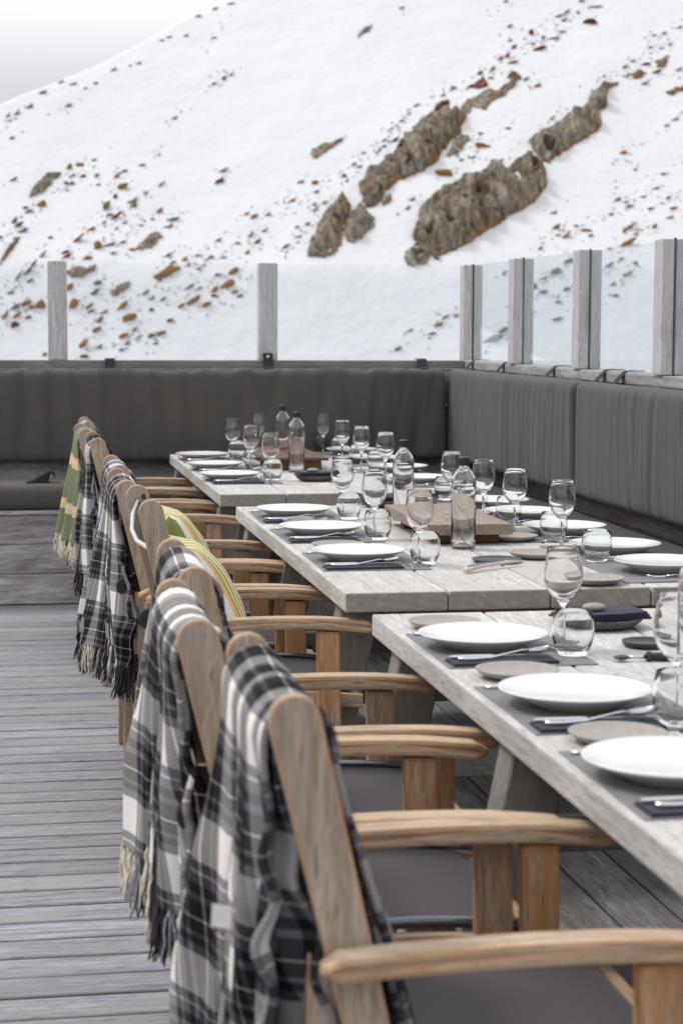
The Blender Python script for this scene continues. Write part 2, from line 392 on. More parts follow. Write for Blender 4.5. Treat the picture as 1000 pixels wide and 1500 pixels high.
def hnormal(e, r):
    a = hw(e+.4, r)-hw(e-.4, r); b = hw(e, r+.4)-hw(e, r-.4)
    return b.cross(a).normalized()
bm = bmesh.new()
NR = 120
def erow(i, tx):
    er = ridge_e(tx)
    if i < 6: return 14+i*5.4
    if i <= NR: return 46+(er-46)*(i-6)/(NR-6)
    return er+(i-NR)**1.6*3
txs = [-1.6+.12*i for i in range(11)]+[-.26+.52*i/170 for i in range(171)]+[.3+.13*i for i in range(11)]
G = [[bm.verts.new(hw(erow(i, tx), tx*erow(i, tx))) for tx in txs] for i in range(NR+14)]
for i in range(NR+13):
    for j in range(len(txs)-1): bm.faces.new((G[i][j], G[i][j+1], G[i+1][j+1], G[i+1][j]))
m_snow, nt, p = mat('snow')
v = objcoord(nt, (1, 1, 1), False); n1 = noise_t(nt, v, .5, 8, .62); n2 = noise_t(nt, v, .05, 4, .5)
nt.link(ramp(nt, n2, [(.3, (.655, .665, .69, 1)), (.7, (.72, .725, .74, 1))]), p.inputs['Base Color'])
p.inputs['Roughness'].default_value = .7; p.inputs['Specular IOR Level'].default_value = .2
bump(nt, p, n1, .5, .5)
o = obj('snowy_hillside', bm, m_snow, smooth=True); tag(o, 'steep snow covered mountainside rising behind the terrace', kind='structure')

def rock_mat(name, warm, snowy=.5):
    m, nt, p = mat(name); v = objcoord(nt, (1, 1, 1), False)
    mp = nt.add('ShaderNodeMapping'); mp.inputs['Rotation'].default_value = (.2, .6, .2); mp.inputs['Scale'].default_value = (3.2, 1.6, .8); nt.link(v, mp.inputs[0])
    n1 = noise_t(nt, mp.outputs[0], 2.0, 12, .75, .4); n2 = noise_t(nt, v, 1.3, 10, .7)
    base = ramp(nt, n1, [(.34, rgb(64, 60, 54)), (.43, rgb(138, 130, 116)), (.53, rgb(186, 174, 156)), (.64, rgb(228, 216, 198))])
    n3 = noise_t(nt, v, .55, 6, .6); base = mix(nt, ramp(nt, n3, [(.42, (.75, .75, .75, 1)), (.56, (0, 0, 0, 1))]), base, mix(nt, .5, base, rgb(84, 82, 74)))
    oi = nt.add('ShaderNodeObjectInfo')
    lich = ramp(nt, n2, [(.54-warm*.25, (0, 0, 0, 1)), (.62-warm*.25, (.8, .8, .8, 1))])
    base = mix(nt, lich, base, ramp(nt, n1, [(.3, rgb(104, 66, 34)), (.7, rgb(190, 138, 74))]))
    at_ = nt.add('ShaderNodeAttribute'); at_.attribute_name = 'lichen'; n5 = noise_t(nt, v, 4.0, 6, .7)
    lm = nt.add('ShaderNodeMath', operation='MULTIPLY'); nt.link(at_.outputs['Fac'], lm.inputs[0]); nt.link(ramp(nt, n5, [(.38, (0, 0, 0, 1)), (.55, (1, 1, 1, 1))]), lm.inputs[1])
    base = mix(nt, lm.outputs[0], base, ramp(nt, n1, [(.3, rgb(104, 70, 42)), (.6, rgb(190, 142, 84))]))
    g = nt.add('ShaderNodeNewGeometry'); sp = nt.add('ShaderNodeSeparateXYZ'); nt.link(g.outputs['True Normal'], sp.inputs[0])
    ad = nt.add('ShaderNodeMath', operation='ADD'); nt.link(sp.outputs[2], ad.inputs[0]); nt.link(n2, ad.inputs[1])
    sf = ramp(nt, ad.outputs[0], [(min(.99, .9+(1-snowy)*.1), (0, 0, 0, 1)), (1, (0, 0, 0, 1))])
    mr = nt.add('ShaderNodeMapRange'); mr.inputs[1].default_value = 1.60-snowy*.14; mr.inputs[2].default_value = 1.63-snowy*.14; nt.link(ad.outputs[0], mr.inputs[0])
    base = mix(nt, mr.outputs[0], base, (.67, .675, .69, 1))
    nt.link(base, p.inputs['Base Color']); p.inputs['Roughness'].default_value = .9; p.inputs['Specular IOR Level'].default_value = .2
    bump(nt, p, n1, 1.0, .35); return m
m_rock = rock_mat('grey_rock', .0); m_rockw = rock_mat('ochre_rock', 1.1, .1)
m_red = mottled('red_brown_rock', rgb(78, 46, 38), rgb(132, 84, 62), 2.0, .9, .2, .8)
def inpoly(x, y, P):
    c = False; j = len(P)-1
    for i in range(len(P)):
        xi, yi = P[i]; xj, yj = P[j]
        if (yi > y) != (yj > y) and x < (xj-xi)*(y-yi)/(yj-yi)+xi: c = not c
        j = i
    return c
def edge_d(x, y, P):
    b = 1e9
    for i in range(len(P)):
        x0, y0 = P[i]; x1, y1 = P[(i+1) % len(P)]
        dx, dy = x1-x0, y1-y0; t = max(0, min(1, ((x-x0)*dx+(y-y0)*dy)/(dx*dx+dy*dy+1e-9)))
        b = min(b, math.hypot(x-x0-t*dx, y-y0-t*dy))
    return b
def outcrop(P, m, label, name='rock_outcrop', H=.7, step=2.5, rough=.5, group=None, snowgap=True):
    """rock mass standing out of the snow: footprint found on the slope, lifted along its normal"""
    x0, x1 = min(q[0] for q in P)-6, max(q[0] for q in P)+6; y0, y1 = min(q[1] for q in P)-6, max(q[1] for q in P)+6
    nx, ny = int((x1-x0)/step)+2, int((y1-y0)/step)+2
    bm = bmesh.new(); V = {}; ins = {}; ly = bm.verts.layers.float.new('lichen')
    for i in range(nx):
        for j in range(ny):
            x, y = x0+i*step, y0+j*step
            wx = x+3.5*noise.noise(Vector((x*.09, y*.09, 1))); wy = y+3.5*noise.noise(Vector((x*.09, y*.09, 9)))
            D = edge_d(wx, wy, P); s = D if inpoly(wx, wy, P) else -D
            s += 2.2*noise.noise(Vector((x*.22, y*.22, 4)))+1.4*noise.noise(Vector((x*.5, y*.5, 7)))
            if s > 5 and noise.noise(Vector((x*.055, y*.075, 2.5))) > .52 and snowgap: s = -1
            if s < -step*1.8: continue
            hit = hill_hit(x, y+2)
            if not hit: continue
            e, r = hit; b = hw(e, r); n = hnormal(e, r)
            q = Vector((b.x*.9, b.y*.9, b.z*.5))
            rd = 1-abs(noise.noise(q*.9+Vector((b.z*.5, 0, 0))))*2
            if s > 0:
                q2 = Vector((q.x*2.4+b.z*.8, q.y*.8, b.z*.35)); cr_ = 1-abs(noise.noise(q2*.8))*2.6; vd = noise.voronoi(Vector((q.x*1.1+b.z*.35, q.y*.6, b.z*.42))+Vector((.25*noise.noise(q*2), 0, .25*noise.noise(q*2+Vector((5, 5, 5))))))[0]; fc = min(1, (vd[1]-vd[0])*2.2)
                h = H*(1-math.exp(-s/8.))*(.6+.4*rd) + rough*.5*H*fbm(q, 6, 2.0)*min(1, s/5) - .45*H*max(0, cr_-.35)*min(1, s/6) + (.75*fc-.35)*H*min(1, s/6)*.5 - .2*H*vd[0]*min(1, s/6) + .06
            else: h = -.25
            V[i, j] = bm.verts.new(b + n*h); ins[i, j] = s > 0
            gx = edge_d(wx+5, wy-2, P) if inpoly(wx+5, wy-2, P) else 0
            V[i, j][ly] = (1 if len(P) > 10 else .3)*max(0, min(1, 1.2*(max(0, 1-gx/4.5)*(.5+.9*noise.noise(Vector((x*.07, y*.07, 3)))) + .8*max(0, noise.noise(Vector((x*.05, y*.09, 8)))-.15))))
    for (i, j) in list(V):
        k = [(i, j), (i, j+1), (i+1, j+1), (i+1, j)]
        if all(a in V for a in k) and any(ins[a] for a in k): bm.faces.new([V[a] for a in k])
    for vv in [v_ for v_ in bm.verts if not v_.link_faces]: bm.verts.remove(vv)
    c = hill_hit(sum(q[0] for q in P)/len(P), sum(q[1] for q in P)/len(P)); o0 = hw(*c)
    for vv in bm.verts: vv.co -= o0
    bmesh.ops.recalc_face_normals(bm, faces=bm.faces[:])
    if sum(f.normal.z for f in bm.faces) < 0: bmesh.ops.reverse_faces(bm, faces=bm.faces[:])
    o = obj(name, bm, m, loc=o0, smooth=False)
    return tag(o, label, 'rock', group)
OC = [
 ([(450,374),(453,357),(461,336),(474,313),(489,292),(502,283),(509,292),(515,302),(510,315),(504,328),(501,346),(500,359),(489,370),(474,376)], m_rock, 'tall pointed grey boulder at the foot of the left rock band', .9),
 ([(506,352),(504,336),(509,315),(518,305),(528,294),(537,307),(550,318),(546,333),(531,346),(518,355)], m_rock, 'grey boulder with ochre top edge right of the tall pointed one', .7),
 ([(526,268),(536,253),(554,241),(567,231),(575,227),(582,210),(594,197),(604,186),(620,178),(641,165),(656,160),(672,163),(685,165),(678,181),(672,197),(661,204),(646,225),(635,240),(612,254),(591,259),(583,263),(565,279),(562,294),(549,301),(536,305),(531,294),(530,284)], m_rock, 'long jagged grey rock face making the middle of the left rock band', 1.0),
 ([(653,229),(661,209),(674,196),(687,196),(687,203),(674,219)], m_rock, 'small brown rock leaning on the right of the left rock band', .4),
 ([(559,302),(565,287),(573,284),(574,291),(567,298)], m_rock, 'small grey rock under the left rock band', .3),
 ([(682,146),(700,137),(716,129),(729,133),(742,121),(752,113),(763,116),(752,126),(739,137),(726,145),(711,160),(695,155),(685,165),(674,160)], m_rock, 'narrow grey rock arm at the top of the left rock band', .4),
 ([(682,130),(695,120),(708,113),(716,125),(708,128)], m_red, 'triangular red brown rock above the left rock band', .4),
 ([(739,111),(750,102),(764,111),(763,117),(747,115)], m_red, 'red brown rock capping the upper end of the left rock band', .4),
 ([(602,186),(620,173),(638,155),(651,145),(658,146),(654,155),(643,165),(620,181)], m_red, 'broken red brown ledge along the top of the left rock band', .35),
 ([(592,379),(596,366),(607,354),(616,353),(629,371),(622,386),(596,388)], m_rock, 'small rounded boulder at the very foot of the right rock band', .6),
 ([(606,350),(605,337),(612,324),(615,306),(625,292),(638,282),(648,272),(672,263),(698,259),(706,252),(721,246),(737,251),(742,246),(763,230),(778,220),(784,233),(795,238),(799,254),(803,269),(794,280),(781,295),(758,308),(739,321),(706,340),(690,353),(664,366),(641,377),(630,373),(620,358)], m_rock, 'largest grey cliff with ochre ledges in the right rock band', 1.3),
 ([(772,207),(790,192),(820,177),(838,162),(862,153),(865,132),(877,129),(892,120),(904,120),(892,129),(886,141),(890,153),(877,163),(881,180),(874,192),(847,207),(820,225),(802,237),(787,228),(781,219)], m_rock, 'upper grey cliff with pale ribs in the right rock band', .9),
 ([(960,90),(974,81),(981,81),(971,97),(960,97)], m_rockw, 'ochre rock at the upper right of the slope', .3),
 ([(921,108),(934,101),(946,106),(930,117)], m_rockw, 'ochre rock just left of the uppermost ochre one', .3),
 ([(974,133),(989,126),(1000,123),(1014,122),(1012,132),(1000,133),(978,138)], m_rockw, 'flat ochre ledge at the right edge of the slope', .3),
 ([(879,130),(890,120),(906,121),(898,127),(886,134)], m_rockw, 'ochre crest on top of the right rock band', .3),
 ([(40,292),(47,277),(57,264),(70,254),(81,250),(91,253),(78,262),(77,270),(62,280)], m_rock, 'leaf shaped grey boulder alone on the left of the slope', .5),
 ([(457,232),(455,219),(474,210),(507,199),(494,210),(474,224)], m_rock, 'wedge shaped dark rock alone above the left rock band', .4),
 ([(522,54),(533,39),(545,33),(543,40),(533,50)], m_rock, 'small dark rock alone near the top of the slope', .3),
 ([(0,383),(8,366),(21,350),(29,350),(18,366),(6,380),(-6,390)], m_rockw, 'rusty brown ledge at the left edge of the slope', .3),
 ([(98,397),(112,388),(128,392),(140,384),(142,392),(124,404),(104,404)], m_rock, 'grey ledge behind the glass right of the leftmost post', .25),
 ([(160,430),(175,415),(192,408),(190,418),(172,432)], m_rock, 'dark narrow ledge behind the glass of the left pane', .25),
 ([(198,362),(214,347),(226,338),(236,342),(228,356),(208,364)], m_rock, 'dark grey ledge above the glass of the left pane', .3),
 ([(224,408),(236,396),(250,387),(262,390),(252,400),(236,410)], m_rockw, 'ochre ledge behind the top edge of the left pane', .25),
]
for P, m, lab, H in OC: outcrop(P, m, lab, H=H*.8, step=1.7 if len(P) > 9 else 1.4)

# small stones, one mesh per shape, copied over the slope
def stone_mesh(seed, m):
    bm = bmesh.new(); bmesh.ops.create_icosphere(bm, subdivisions=2, radius=1)
    for v in bm.verts:
        d = 1+.6*noise.noise(v.co*1.2+Vector((seed*5, 0, 0)))+.45*noise.noise(v.co*2.7+Vector((0, seed, 0)))
        v.co = v.co*d
    me = bpy.data.meshes.new('stone'); bm.to_mesh(me); bm.free(); me.materials.append(m); return me
m_dark = mottled('dark_stone', rgb(74, 72, 78), rgb(126, 122, 124), 5, .9, .2, .6)
m_ochre = mottled('ochre_grass_stone', rgb(88, 70, 48), rgb(172, 126, 74), 6, .95, .1, .8)
m_redst = mottled('red_stone', rgb(78, 40, 38), rgb(120, 68, 54), 5, .9, .2, .6)
SM = {'d': [stone_mesh(i, m_dark) for i in range(4)], 'o': [stone_mesh(10+i, m_ochre) for i in range(4)], 'r': [stone_mesh(20+i, m_redst) for i in range(2)]}
SLAB = {'d': 'small dark grey stone poking through the snow', 'o': 'ochre tufted stone poking through the snow', 'r': 'small dark red stone poking through the snow'}
NST = 0
def stone(x, y, w_, h_, ang, kind):
    """w_, h_ full apparent size in metres*28 at 100 m; ang tilts it along the fall of the slope"""
    global NST
    hit = hill_hit(x, y)
    if not hit or NST >= 290: return
    e, r = hit
    if e >= ridge_e(r/e)-.6: return
    NST += 1
    k = e/FPX*.5
    o = bpy.data.objects.new('stone', random.choice(SM[kind])); COL.objects.link(o)
    k = e/FPX*.5; o.location = hw(e, r)+Vector((0, 0, h_*k*.25))-hE*(h_*k*.3)
    M = Matrix((hR, hE, Vector((0, 0, 1)))).transposed().to_4x4()
    Q = M @ Matrix.Rotation(-R(ang+7), 4, 'Y') @ Matrix.Rotation(R(random.uniform(-8, 8)), 4, 'Z')
    o.rotation_euler = Q.to_euler()
    w_ = w_*1.0+1.0; h_ = h_*.85+.6
    o.scale = (w_*k*1.05, (w_*.2+h_*.45)*k, h_*k*.85)
    tag(o, SLAB[kind], 'stone', 'stones scattered over the snow')
ST = []  # (x, y, w, h, angle, kind) read off the slope
def cr(ox, oy, s, L):
    for (x, y, w_, h_, a, k) in L: ST.append((ox+x/s, oy+y/s, w_/s, h_/s, a, k))
cr(0, 150, 3.846, [(385,22,45,18,20,'d'),(95,66,32,20,20,'o'),(170,28,34,14,35,'d'),(42,80,40,12,40,'d'),(68,204,32,20,15,'d'),(75,438,50,18,25,'d'),
 (390,372,46,30,45,'o'),(455,355,36,28,-20,'o'),(530,328,28,16,30,'d'),(412,415,26,20,30,'d'),(465,420,32,18,25,'r'),(545,415,36,20,30,'d'),(378,458,26,26,0,'d'),(410,460,20,30,20,'d'),
 (553,468,26,18,20,'d'),(645,355,18,14,0,'d'),(700,390,36,18,25,'d'),(800,356,34,18,10,'r'),(658,420,34,28,30,'o'),(690,482,62,50,20,'o'),(650,535,30,30,60,'r'),(605,585,26,60,-30,'o'),
 (595,605,50,14,50,'d'),(240,578,42,46,0,'o'),(145,596,26,20,20,'d'),(160,618,54,16,28,'d'),(748,560,52,20,30,'d'),(755,585,36,30,10,'o'),(818,515,40,14,30,'d'),(905,466,52,14,25,'d'),
 (80,675,52,26,40,'o'),(102,695,60,18,28,'r'),(130,728,50,26,20,'d'),(620,636,36,16,10,'d'),(645,650,90,18,32,'r'),(585,680,30,14,30,'d'),(700,682,44,14,22,'d'),(655,715,30,14,40,'d'),
 (895,618,56,24,28,'o'),(862,660,22,16,0,'d'),(820,660,24,12,35,'d'),(968,662,72,20,15,'d'),(948,702,54,16,10,'d'),(765,646,20,12,0,'d'),(515,718,48,22,15,'o'),(795,695,24,14,20,'d'),
 (285,765,26,20,20,'d'),(435,778,96,24,35,'o'),(555,815,34,76,-12,'o'),(615,805,72,20,12,'d'),(693,790,34,18,25,'d'),(365,848,46,18,20,'r'),(372,872,56,18,24,'r'),(497,880,40,34,0,'o'),(640,852,26,20,10,'d'),
 (748,832,32,20,-15,'o'),(896,760,34,24,0,'o'),(948,865,38,24,28,'d'),(240,865,66,20,45,'d'),(190,915,60,22,45,'d'),(95,770,36,16,10,'d'),(575,888,18,14,0,'d'),(5,765,22,24,40,'d'),(5,805,12,16,0,'r'),(910,520,24,10,10,'d')])
cr(250, 150, 3.846, [(22,92,32,20,25,'d'),(290,388,80,16,18,'d'),(272,450,44,30,20,'r'),(15,660,56,18,16,'d'),(150,460,18,12,0,'d'),(425,632,36,16,35,'d'),(470,648,40,30,25,'o'),(545,636,36,14,22,'d'),
 (525,725,36,14,28,'d'),(448,755,44,20,30,'o'),(485,790,42,20,35,'r'),(430,850,36,22,35,'o'),(268,780,36,18,35,'d'),(372,795,28,14,10,'d'),(645,818,36,20,30,'d'),(692,812,22,14,0,'d'),(733,782,22,12,20,'d'),
 (722,758,30,14,30,'d'),(770,690,26,20,30,'d'),(710,706,28,14,30,'d'),(815,456,28,36,-10,'o'),(820,506,32,16,25,'d'),(732,452,34,20,30,'d'),(688,556,22,24,0,'o'),(730,575,20,14,30,'d'),(805,578,36,14,38,'d'),(812,608,44,14,34,'d'),
 (862,568,34,18,25,'d'),(878,522,20,12,20,'d'),(976,418,22,34,10,'o'),(990,445,34,14,40,'d'),(595,588,20,14,0,'d'),(628,548,20,14,20,'d'),(225,875,32,20,20,'d'),(150,865,28,16,30,'d'),(75,888,44,18,25,'o'),(100,920,40,14,40,'d'),
 (155,938,40,12,25,'d'),(298,875,30,12,0,'d'),(240,915,20,12,0,'d'),(25,945,56,26,20,'o'),(360,948,46,22,10,'o'),(180,838,20,10,10,'d'),(10,905,40,16,20,'d')])
cr(440, 180, 3.846, [(355,172,22,16,10,'d'),(300,235,28,18,20,'d'),(328,250,34,16,28,'d'),(395,140,26,12,30,'d'),(468,102,34,14,30,'d'),(468,135,26,18,30,'d'),(440,158,32,12,30,'d'),(458,172,24,12,30,'o'),(530,100,46,22,40,'d'),
 (510,36,28,12,30,'d'),(565,30,24,12,20,'d'),(812,288,80,52,-20,'o'),(905,212,24,18,0,'d'),(968,196,36,14,15,'d'),(952,153,20,16,0,'d'),(630,434,32,20,15,'d'),(602,484,38,18,38,'d'),(518,485,20,12,0,'d'),(90,340,0.1,0.1,0,'d')])
cr(560, 90, 3.846, [(565,478,80,36,-20,'o'),(705,380,32,16,0,'d'),(552,408,22,16,0,'d'),(620,560,26,16,10,'d'),(660,565,44,16,30,'d'),(870,140,34,24,15,'o'),(805,102,36,18,20,'o'),(728,8,70,16,12,'r'),(620,42,30,18,30,'d'),(605,95,36,12,10,'d'),
 (395,155,40,20,20,'d'),(335,195,32,14,20,'r'),(258,218,24,12,20,'d'),(185,252,34,14,28,'d'),(145,298,28,12,30,'d'),(102,340,32,14,35,'d'),(48,382,22,14,0,'d'),(102,378,22,12,0,'d'),(548,70,32,30,30,'o'),(950,325,50,14,30,'d'),(845,440,62,26,40,'d'),
 (975,938,50,26,25,'o'),(962,856,26,16,10,'d'),(885,1058,30,20,25,'d')])
cr(500, 0, 3.333, [(292,42,22,14,30,'d'),(818,132,34,16,28,'d'),(925,165,20,46,-20,'r'),(838,234,24,24,40,'r'),(808,276,30,26,40,'o'),(770,290,30,14,25,'d'),(738,340,22,12,30,'d'),(960,242,60,22,15,'r'),(935,215,18,14,0,'d'),(855,275,18,8,0,'d'),(820,200,20,14,30,'d'),(900,238,24,10,30,'d'),(745,30,16,14,30,'d'),(800,10,20,14,30,'d'),(960,120,20,12,30,'d')])
cr(780, 0, 4.545, [(320,10,48,22,15,'o'),(415,46,90,12,0,'d'),(165,112,66,16,20,'d'),(225,82,48,18,40,'d'),(200,140,60,18,28,'d'),(375,152,72,50,0,'r'),(195,214,42,18,5,'d'),(140,258,64,18,5,'d'),(68,252,28,20,30,'d'),(300,88,20,28,0,'d'),
 (970,186,42,18,15,'d'),(868,226,38,18,15,'d'),(805,238,28,16,0,'d'),(775,320,40,16,20,'d'),(908,300,44,18,30,'o'),(850,325,50,10,22,'d'),(962,278,36,10,10,'d'),(665,412,36,16,30,'d'),(745,430,54,20,8,'r'),(610,450,42,24,25,'o'),(588,486,30,14,15,'d'),
 (815,484,66,22,18,'r'),(740,560,60,16,24,'d'),(620,515,46,18,35,'d'),(970,468,50,22,40,'d'),(470,512,28,16,20,'d'),(845,630,18,16,0,'d'),(945,798,38,16,5,'d'),(890,838,32,18,20,'d'),(915,728,28,12,15,'d'),(810,742,26,12,0,'d'),(32,575,44,26,20,'o'),(262,680,28,14,30,'d'),(500,560,44,16,10,'o')])
cr(760, 200, 4.1667, [(635,102,34,30,0,'o'),(668,102,26,14,0,'d'),(705,205,24,16,20,'d'),(878,232,30,20,10,'d'),(595,390,50,20,32,'d'),(648,404,24,18,20,'d'),(668,430,60,14,22,'d'),(752,370,32,14,0,'d'),(775,346,22,14,20,'d'),(838,318,26,20,20,'d'),(905,380,38,18,30,'d'),
 (872,396,26,14,10,'d'),(800,442,32,18,0,'d'),(940,440,40,24,10,'o'),(920,496,36,20,10,'d'),(560,478,24,20,0,'d'),(825,552,30,32,35,'o'),(665,560,110,24,28,'o'),(640,580,30,30,50,'o'),(712,600,28,20,10,'d'),(650,660,130,40,22,'o'),(548,686,30,14,10,'o'),(224,558,52,34,25,'o'),
 (210,468,32,18,20,'d'),(280,612,80,20,32,'o'),(348,548,26,18,-20,'d'),(400,574,66,22,-5,'o'),(435,608,26,24,40,'d'),(238,604,28,14,0,'d'),(300,765,70,30,20,'d'),(225,820,50,30,10,'d'),(620,750,34,20,30,'d'),(550,785,60,20,25,'d'),(705,775,30,24,20,'d'),(968,348,20,16,0,'d')])
cr(0, 380, 2.6316, [(20,220,44,16,50,'o'),(60,185,40,16,35,'d'),(102,172,36,26,20,'o'),(125,188,26,16,0,'o'),(160,180,30,50,-30,'o'),(65,218,44,16,30,'o'),(58,255,24,30,30,'r'),(112,224,20,16,0,'o'),(110,45,60,12,45,'d'),(70,70,60,10,50,'d'),(115,85,30,12,35,'d'),(40,130,20,10,0,'d'),
 (378,92,30,22,0,'d'),(365,130,46,18,32,'d'),(455,128,30,22,40,'o'),(285,175,40,36,35,'o'),(345,182,30,16,30,'o'),(350,202,30,12,15,'d'),(400,205,24,10,20,'d'),(475,180,40,24,32,'o'),(512,190,0.1,0.1,0,'d'),(500,228,48,40,10,'o'),(386,236,30,22,40,'o'),(372,275,42,22,30,'o'),(320,332,48,24,38,'o'),(325,375,28,16,0,'r'),
 (384,338,24,14,30,'d'),(475,298,40,24,20,'o'),(520,272,24,14,30,'d'),(583,296,24,20,20,'d'),(622,286,32,22,10,'o'),(655,238,24,18,20,'r'),(745,162,54,28,28,'o'),(698,182,36,16,30,'o'),(795,178,40,24,22,'o'),(880,98,50,30,15,'o'),(830,118,22,24,30,'o'),(825,142,16,14,0,'r'),(902,48,34,26,20,'o'),(905,128,24,14,10,'o'),
 (585,195,16,16,0,'d'),(560,130,30,12,30,'d'),(585,152,26,12,30,'d'),(628,155,30,10,30,'d'),(730,108,40,12,28,'d'),(770,112,20,10,20,'d'),(840,60,22,12,10,'d'),(925,142,24,12,20,'d'),(490,325,20,10,30,'d'),(470,350,20,10,10,'d'),(600,325,20,10,15,'d'),(535,300,16,10,20,'d'),(270,110,26,30,30,'o'),(173,368,16,12,30,'r'),(932,75,14,10,0,'d')])
cr(390, 370, 3.226, [(620,458,34,20,25,'d'),(815,342,36,20,5,'o'),(783,384,28,14,10,'d'),(845,305,34,12,30,'d'),(895,300,20,14,40,'d'),(680,368,20,12,30,'d')])
cr(680, 340, 3.125, [(420,185,34,30,10,'d'),(365,212,26,12,15,'d'),(360,276,34,20,20,'d'),(465,265,34,16,20,'d'),(428,322,24,14,5,'d'),(424,400,34,18,5,'d'),(320,250,20,30,0,'d'),(182,188,26,14,35,'d'),(140,490,60,36,20,'d'),(180,450,54,24,15,'d'),(105,498,40,14,20,'d'),(95,328,14,8,0,'d'),(690,292,26,14,5,'d'),(680,240,22,12,0,'d'),(735,198,26,12,20,'d'),(758,186,28,10,20,'d')])
cr(250, 0, 3.846, [(245,475,30,16,15,'d'),(300,445,34,26,35,'d'),(335,425,50,10,30,'d'),(245,215,24,14,10,'d'),(195,192,20,12,0,'d'),(288,108,24,12,0,'d'),(225,410,20,12,10,'d'),(272,398,22,12,20,'d'),(390,428,20,12,0,'d'),(195,490,16,14,0,'d')])
ST.sort(key=lambda q: -q[2]*q[3])
for s_ in ST[:276]:
    stone(*s_)
# fine tufts and chips trailing down the fall line between the stones
rr_ = random.Random(11); bm = bmesh.new()
for (x, y, w_, h_, ang, kind) in ST[:300]:
    if w_*h_ < 18 and rr_.random() < .5: continue
    for q in range(rr_.randint(2, 8)):
        t_ = rr_.gauss(0, 17); n_ = rr_.gauss(0, 4.5)
        hit = hill_hit(x+t_*.8+n_*.6, y-t_*.6+n_*.8)
        if not hit: continue
        e, r = hit
        if e > ridge_e(r/e)-1: continue
        k = e/FPX*.5; c = hw(e, r); L_ = rr_.uniform(1.5, 7)*k; T_ = rr_.uniform(1.0, 2.3)*k; a_ = R(rr_.gauss(34, 14))
        ax = hR*math.cos(a_)+Vector((0, 0, 1))*math.sin(a_); up = Vector((0, 0, 1))*math.cos(a_)-hR*math.sin(a_)
        vs = [bm.verts.new(c+ax*L_*p_[0]+up*T_*p_[1]-hE*(T_*p_[2]+.02)+Vector((0, 0, .01))) for p_ in ((-1, -.2, 0), (-.2+rr_.uniform(-.3, .3), -.9, .2), (1, .1, 0), (.1+rr_.uniform(-.4, .4), 1, .2), (0, 0, 1.3), (0, 0, -1.2))]
        mi = 0 if rr_.random() < (.75 if kind == 'd' else .35) else 1
        for f_ in ((0, 1, 4), (1, 2, 4), (2, 3, 4), (3, 0, 4), (1, 0, 5), (2, 1, 5), (3, 2, 5), (0, 3, 5)):
            f = bm.faces.new([vs[g_] for g_ in f_]); f.material_index = mi
o = obj('hillside_scrub', bm, [m_dark, m_ochre]); tag(o, 'fine dark and ochre tufts of scrub trailing through the snow', 'scrub', kind='stuff')
rr_ = random.Random(4)
for i in range(18):
    tx = -.185+.135*i/18+rr_.uniform(-.003, .003); e = ridge_e(tx)-rr_.uniform(.2, 1.6)
    NST += 1
    o = bpy.data.objects.new('stone', rr_.choice(SM['d'] if rr_.random() < .6 else SM['o'])); COL.objects.link(o)
    o.location = hw(e, tx*e); k = e/FPX*.5; M = Matrix((hR, hE, Vector((0, 0, 1)))).transposed().to_4x4()
    o.rotation_euler = (M @ Matrix.Rotation(-R(rr_.uniform(18, 34)), 4, 'Y')).to_euler(); w_ = rr_.uniform(6, 17)
    o.scale = (w_*k, w_*.5*k, rr_.uniform(2.2, 4.5)*k); tag(o, 'grey brown stone along the snowy skyline ridge', 'stone', 'stones along the ridge')

# ------------------------------------------------------------------ deck
bm = bmesh.new()
y = 1.0
while y < 9.9:
    w_ = .128
    box(bm, -3.2, .93, y, y+w_-.015, -.03, random.uniform(-.0012, .0006), .003, 1); y += w_
deck = obj('deck_floor', bm, m_deck); tag(deck, 'weathered grey deck boards beside the chairs', kind='structure')
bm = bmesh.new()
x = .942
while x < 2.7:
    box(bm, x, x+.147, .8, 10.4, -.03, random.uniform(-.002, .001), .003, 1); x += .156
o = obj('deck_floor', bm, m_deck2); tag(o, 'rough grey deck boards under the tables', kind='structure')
bm = bmesh.new(); box(bm, -3.3, 3.0, .6, 10.6, -.4, -.05)
o = obj('deck_base', bm, plain('deck_shadow_gap', rgb(22, 21, 21), .9)); tag(o, 'dark substructure under the deck boards', kind='structure')

# ------------------------------------------------------------------ benches, fences, cushions
BY = 9.64; BK = 10.10; WX = 2.47; WYB = 10.17
t = empty('bench', (0, BY, 0), label='long weathered wooden bench against the far glass fence', cat='bench')
bm = bmesh.new()
for k, (z0, z1) in enumerate(((0.004, .155), (.158, .305), (.308, .455))): box(bm, -3.2, 2.0, 0, .03, z0, z1, .004, 1)
obj('front_panel', bm, m_bench_x, t)
bm = bmesh.new(); box(bm, -3.2, 2.0, -.012, .62, .457, .477, .003, 1); obj('seat_board', bm, m_bench_x, t)
t = empty('bench', (1.93, 6, 0), label='weathered wooden bench along the right glass fence', cat='bench')
bm = bmesh.new()
for k, (z0, z1) in enumerate(((0.004, .155), (.158, .305), (.308, .455))): box(bm, 0, .03, -5, 3.64, z0, z1, .004, 1)
obj('front_panel', bm, m_bench_y, t)
bm = bmesh.new(); box(bm, -.012, .53, -5, 3.625, .457, .477, .003, 1); obj('seat_board', bm, m_bench_y, t)

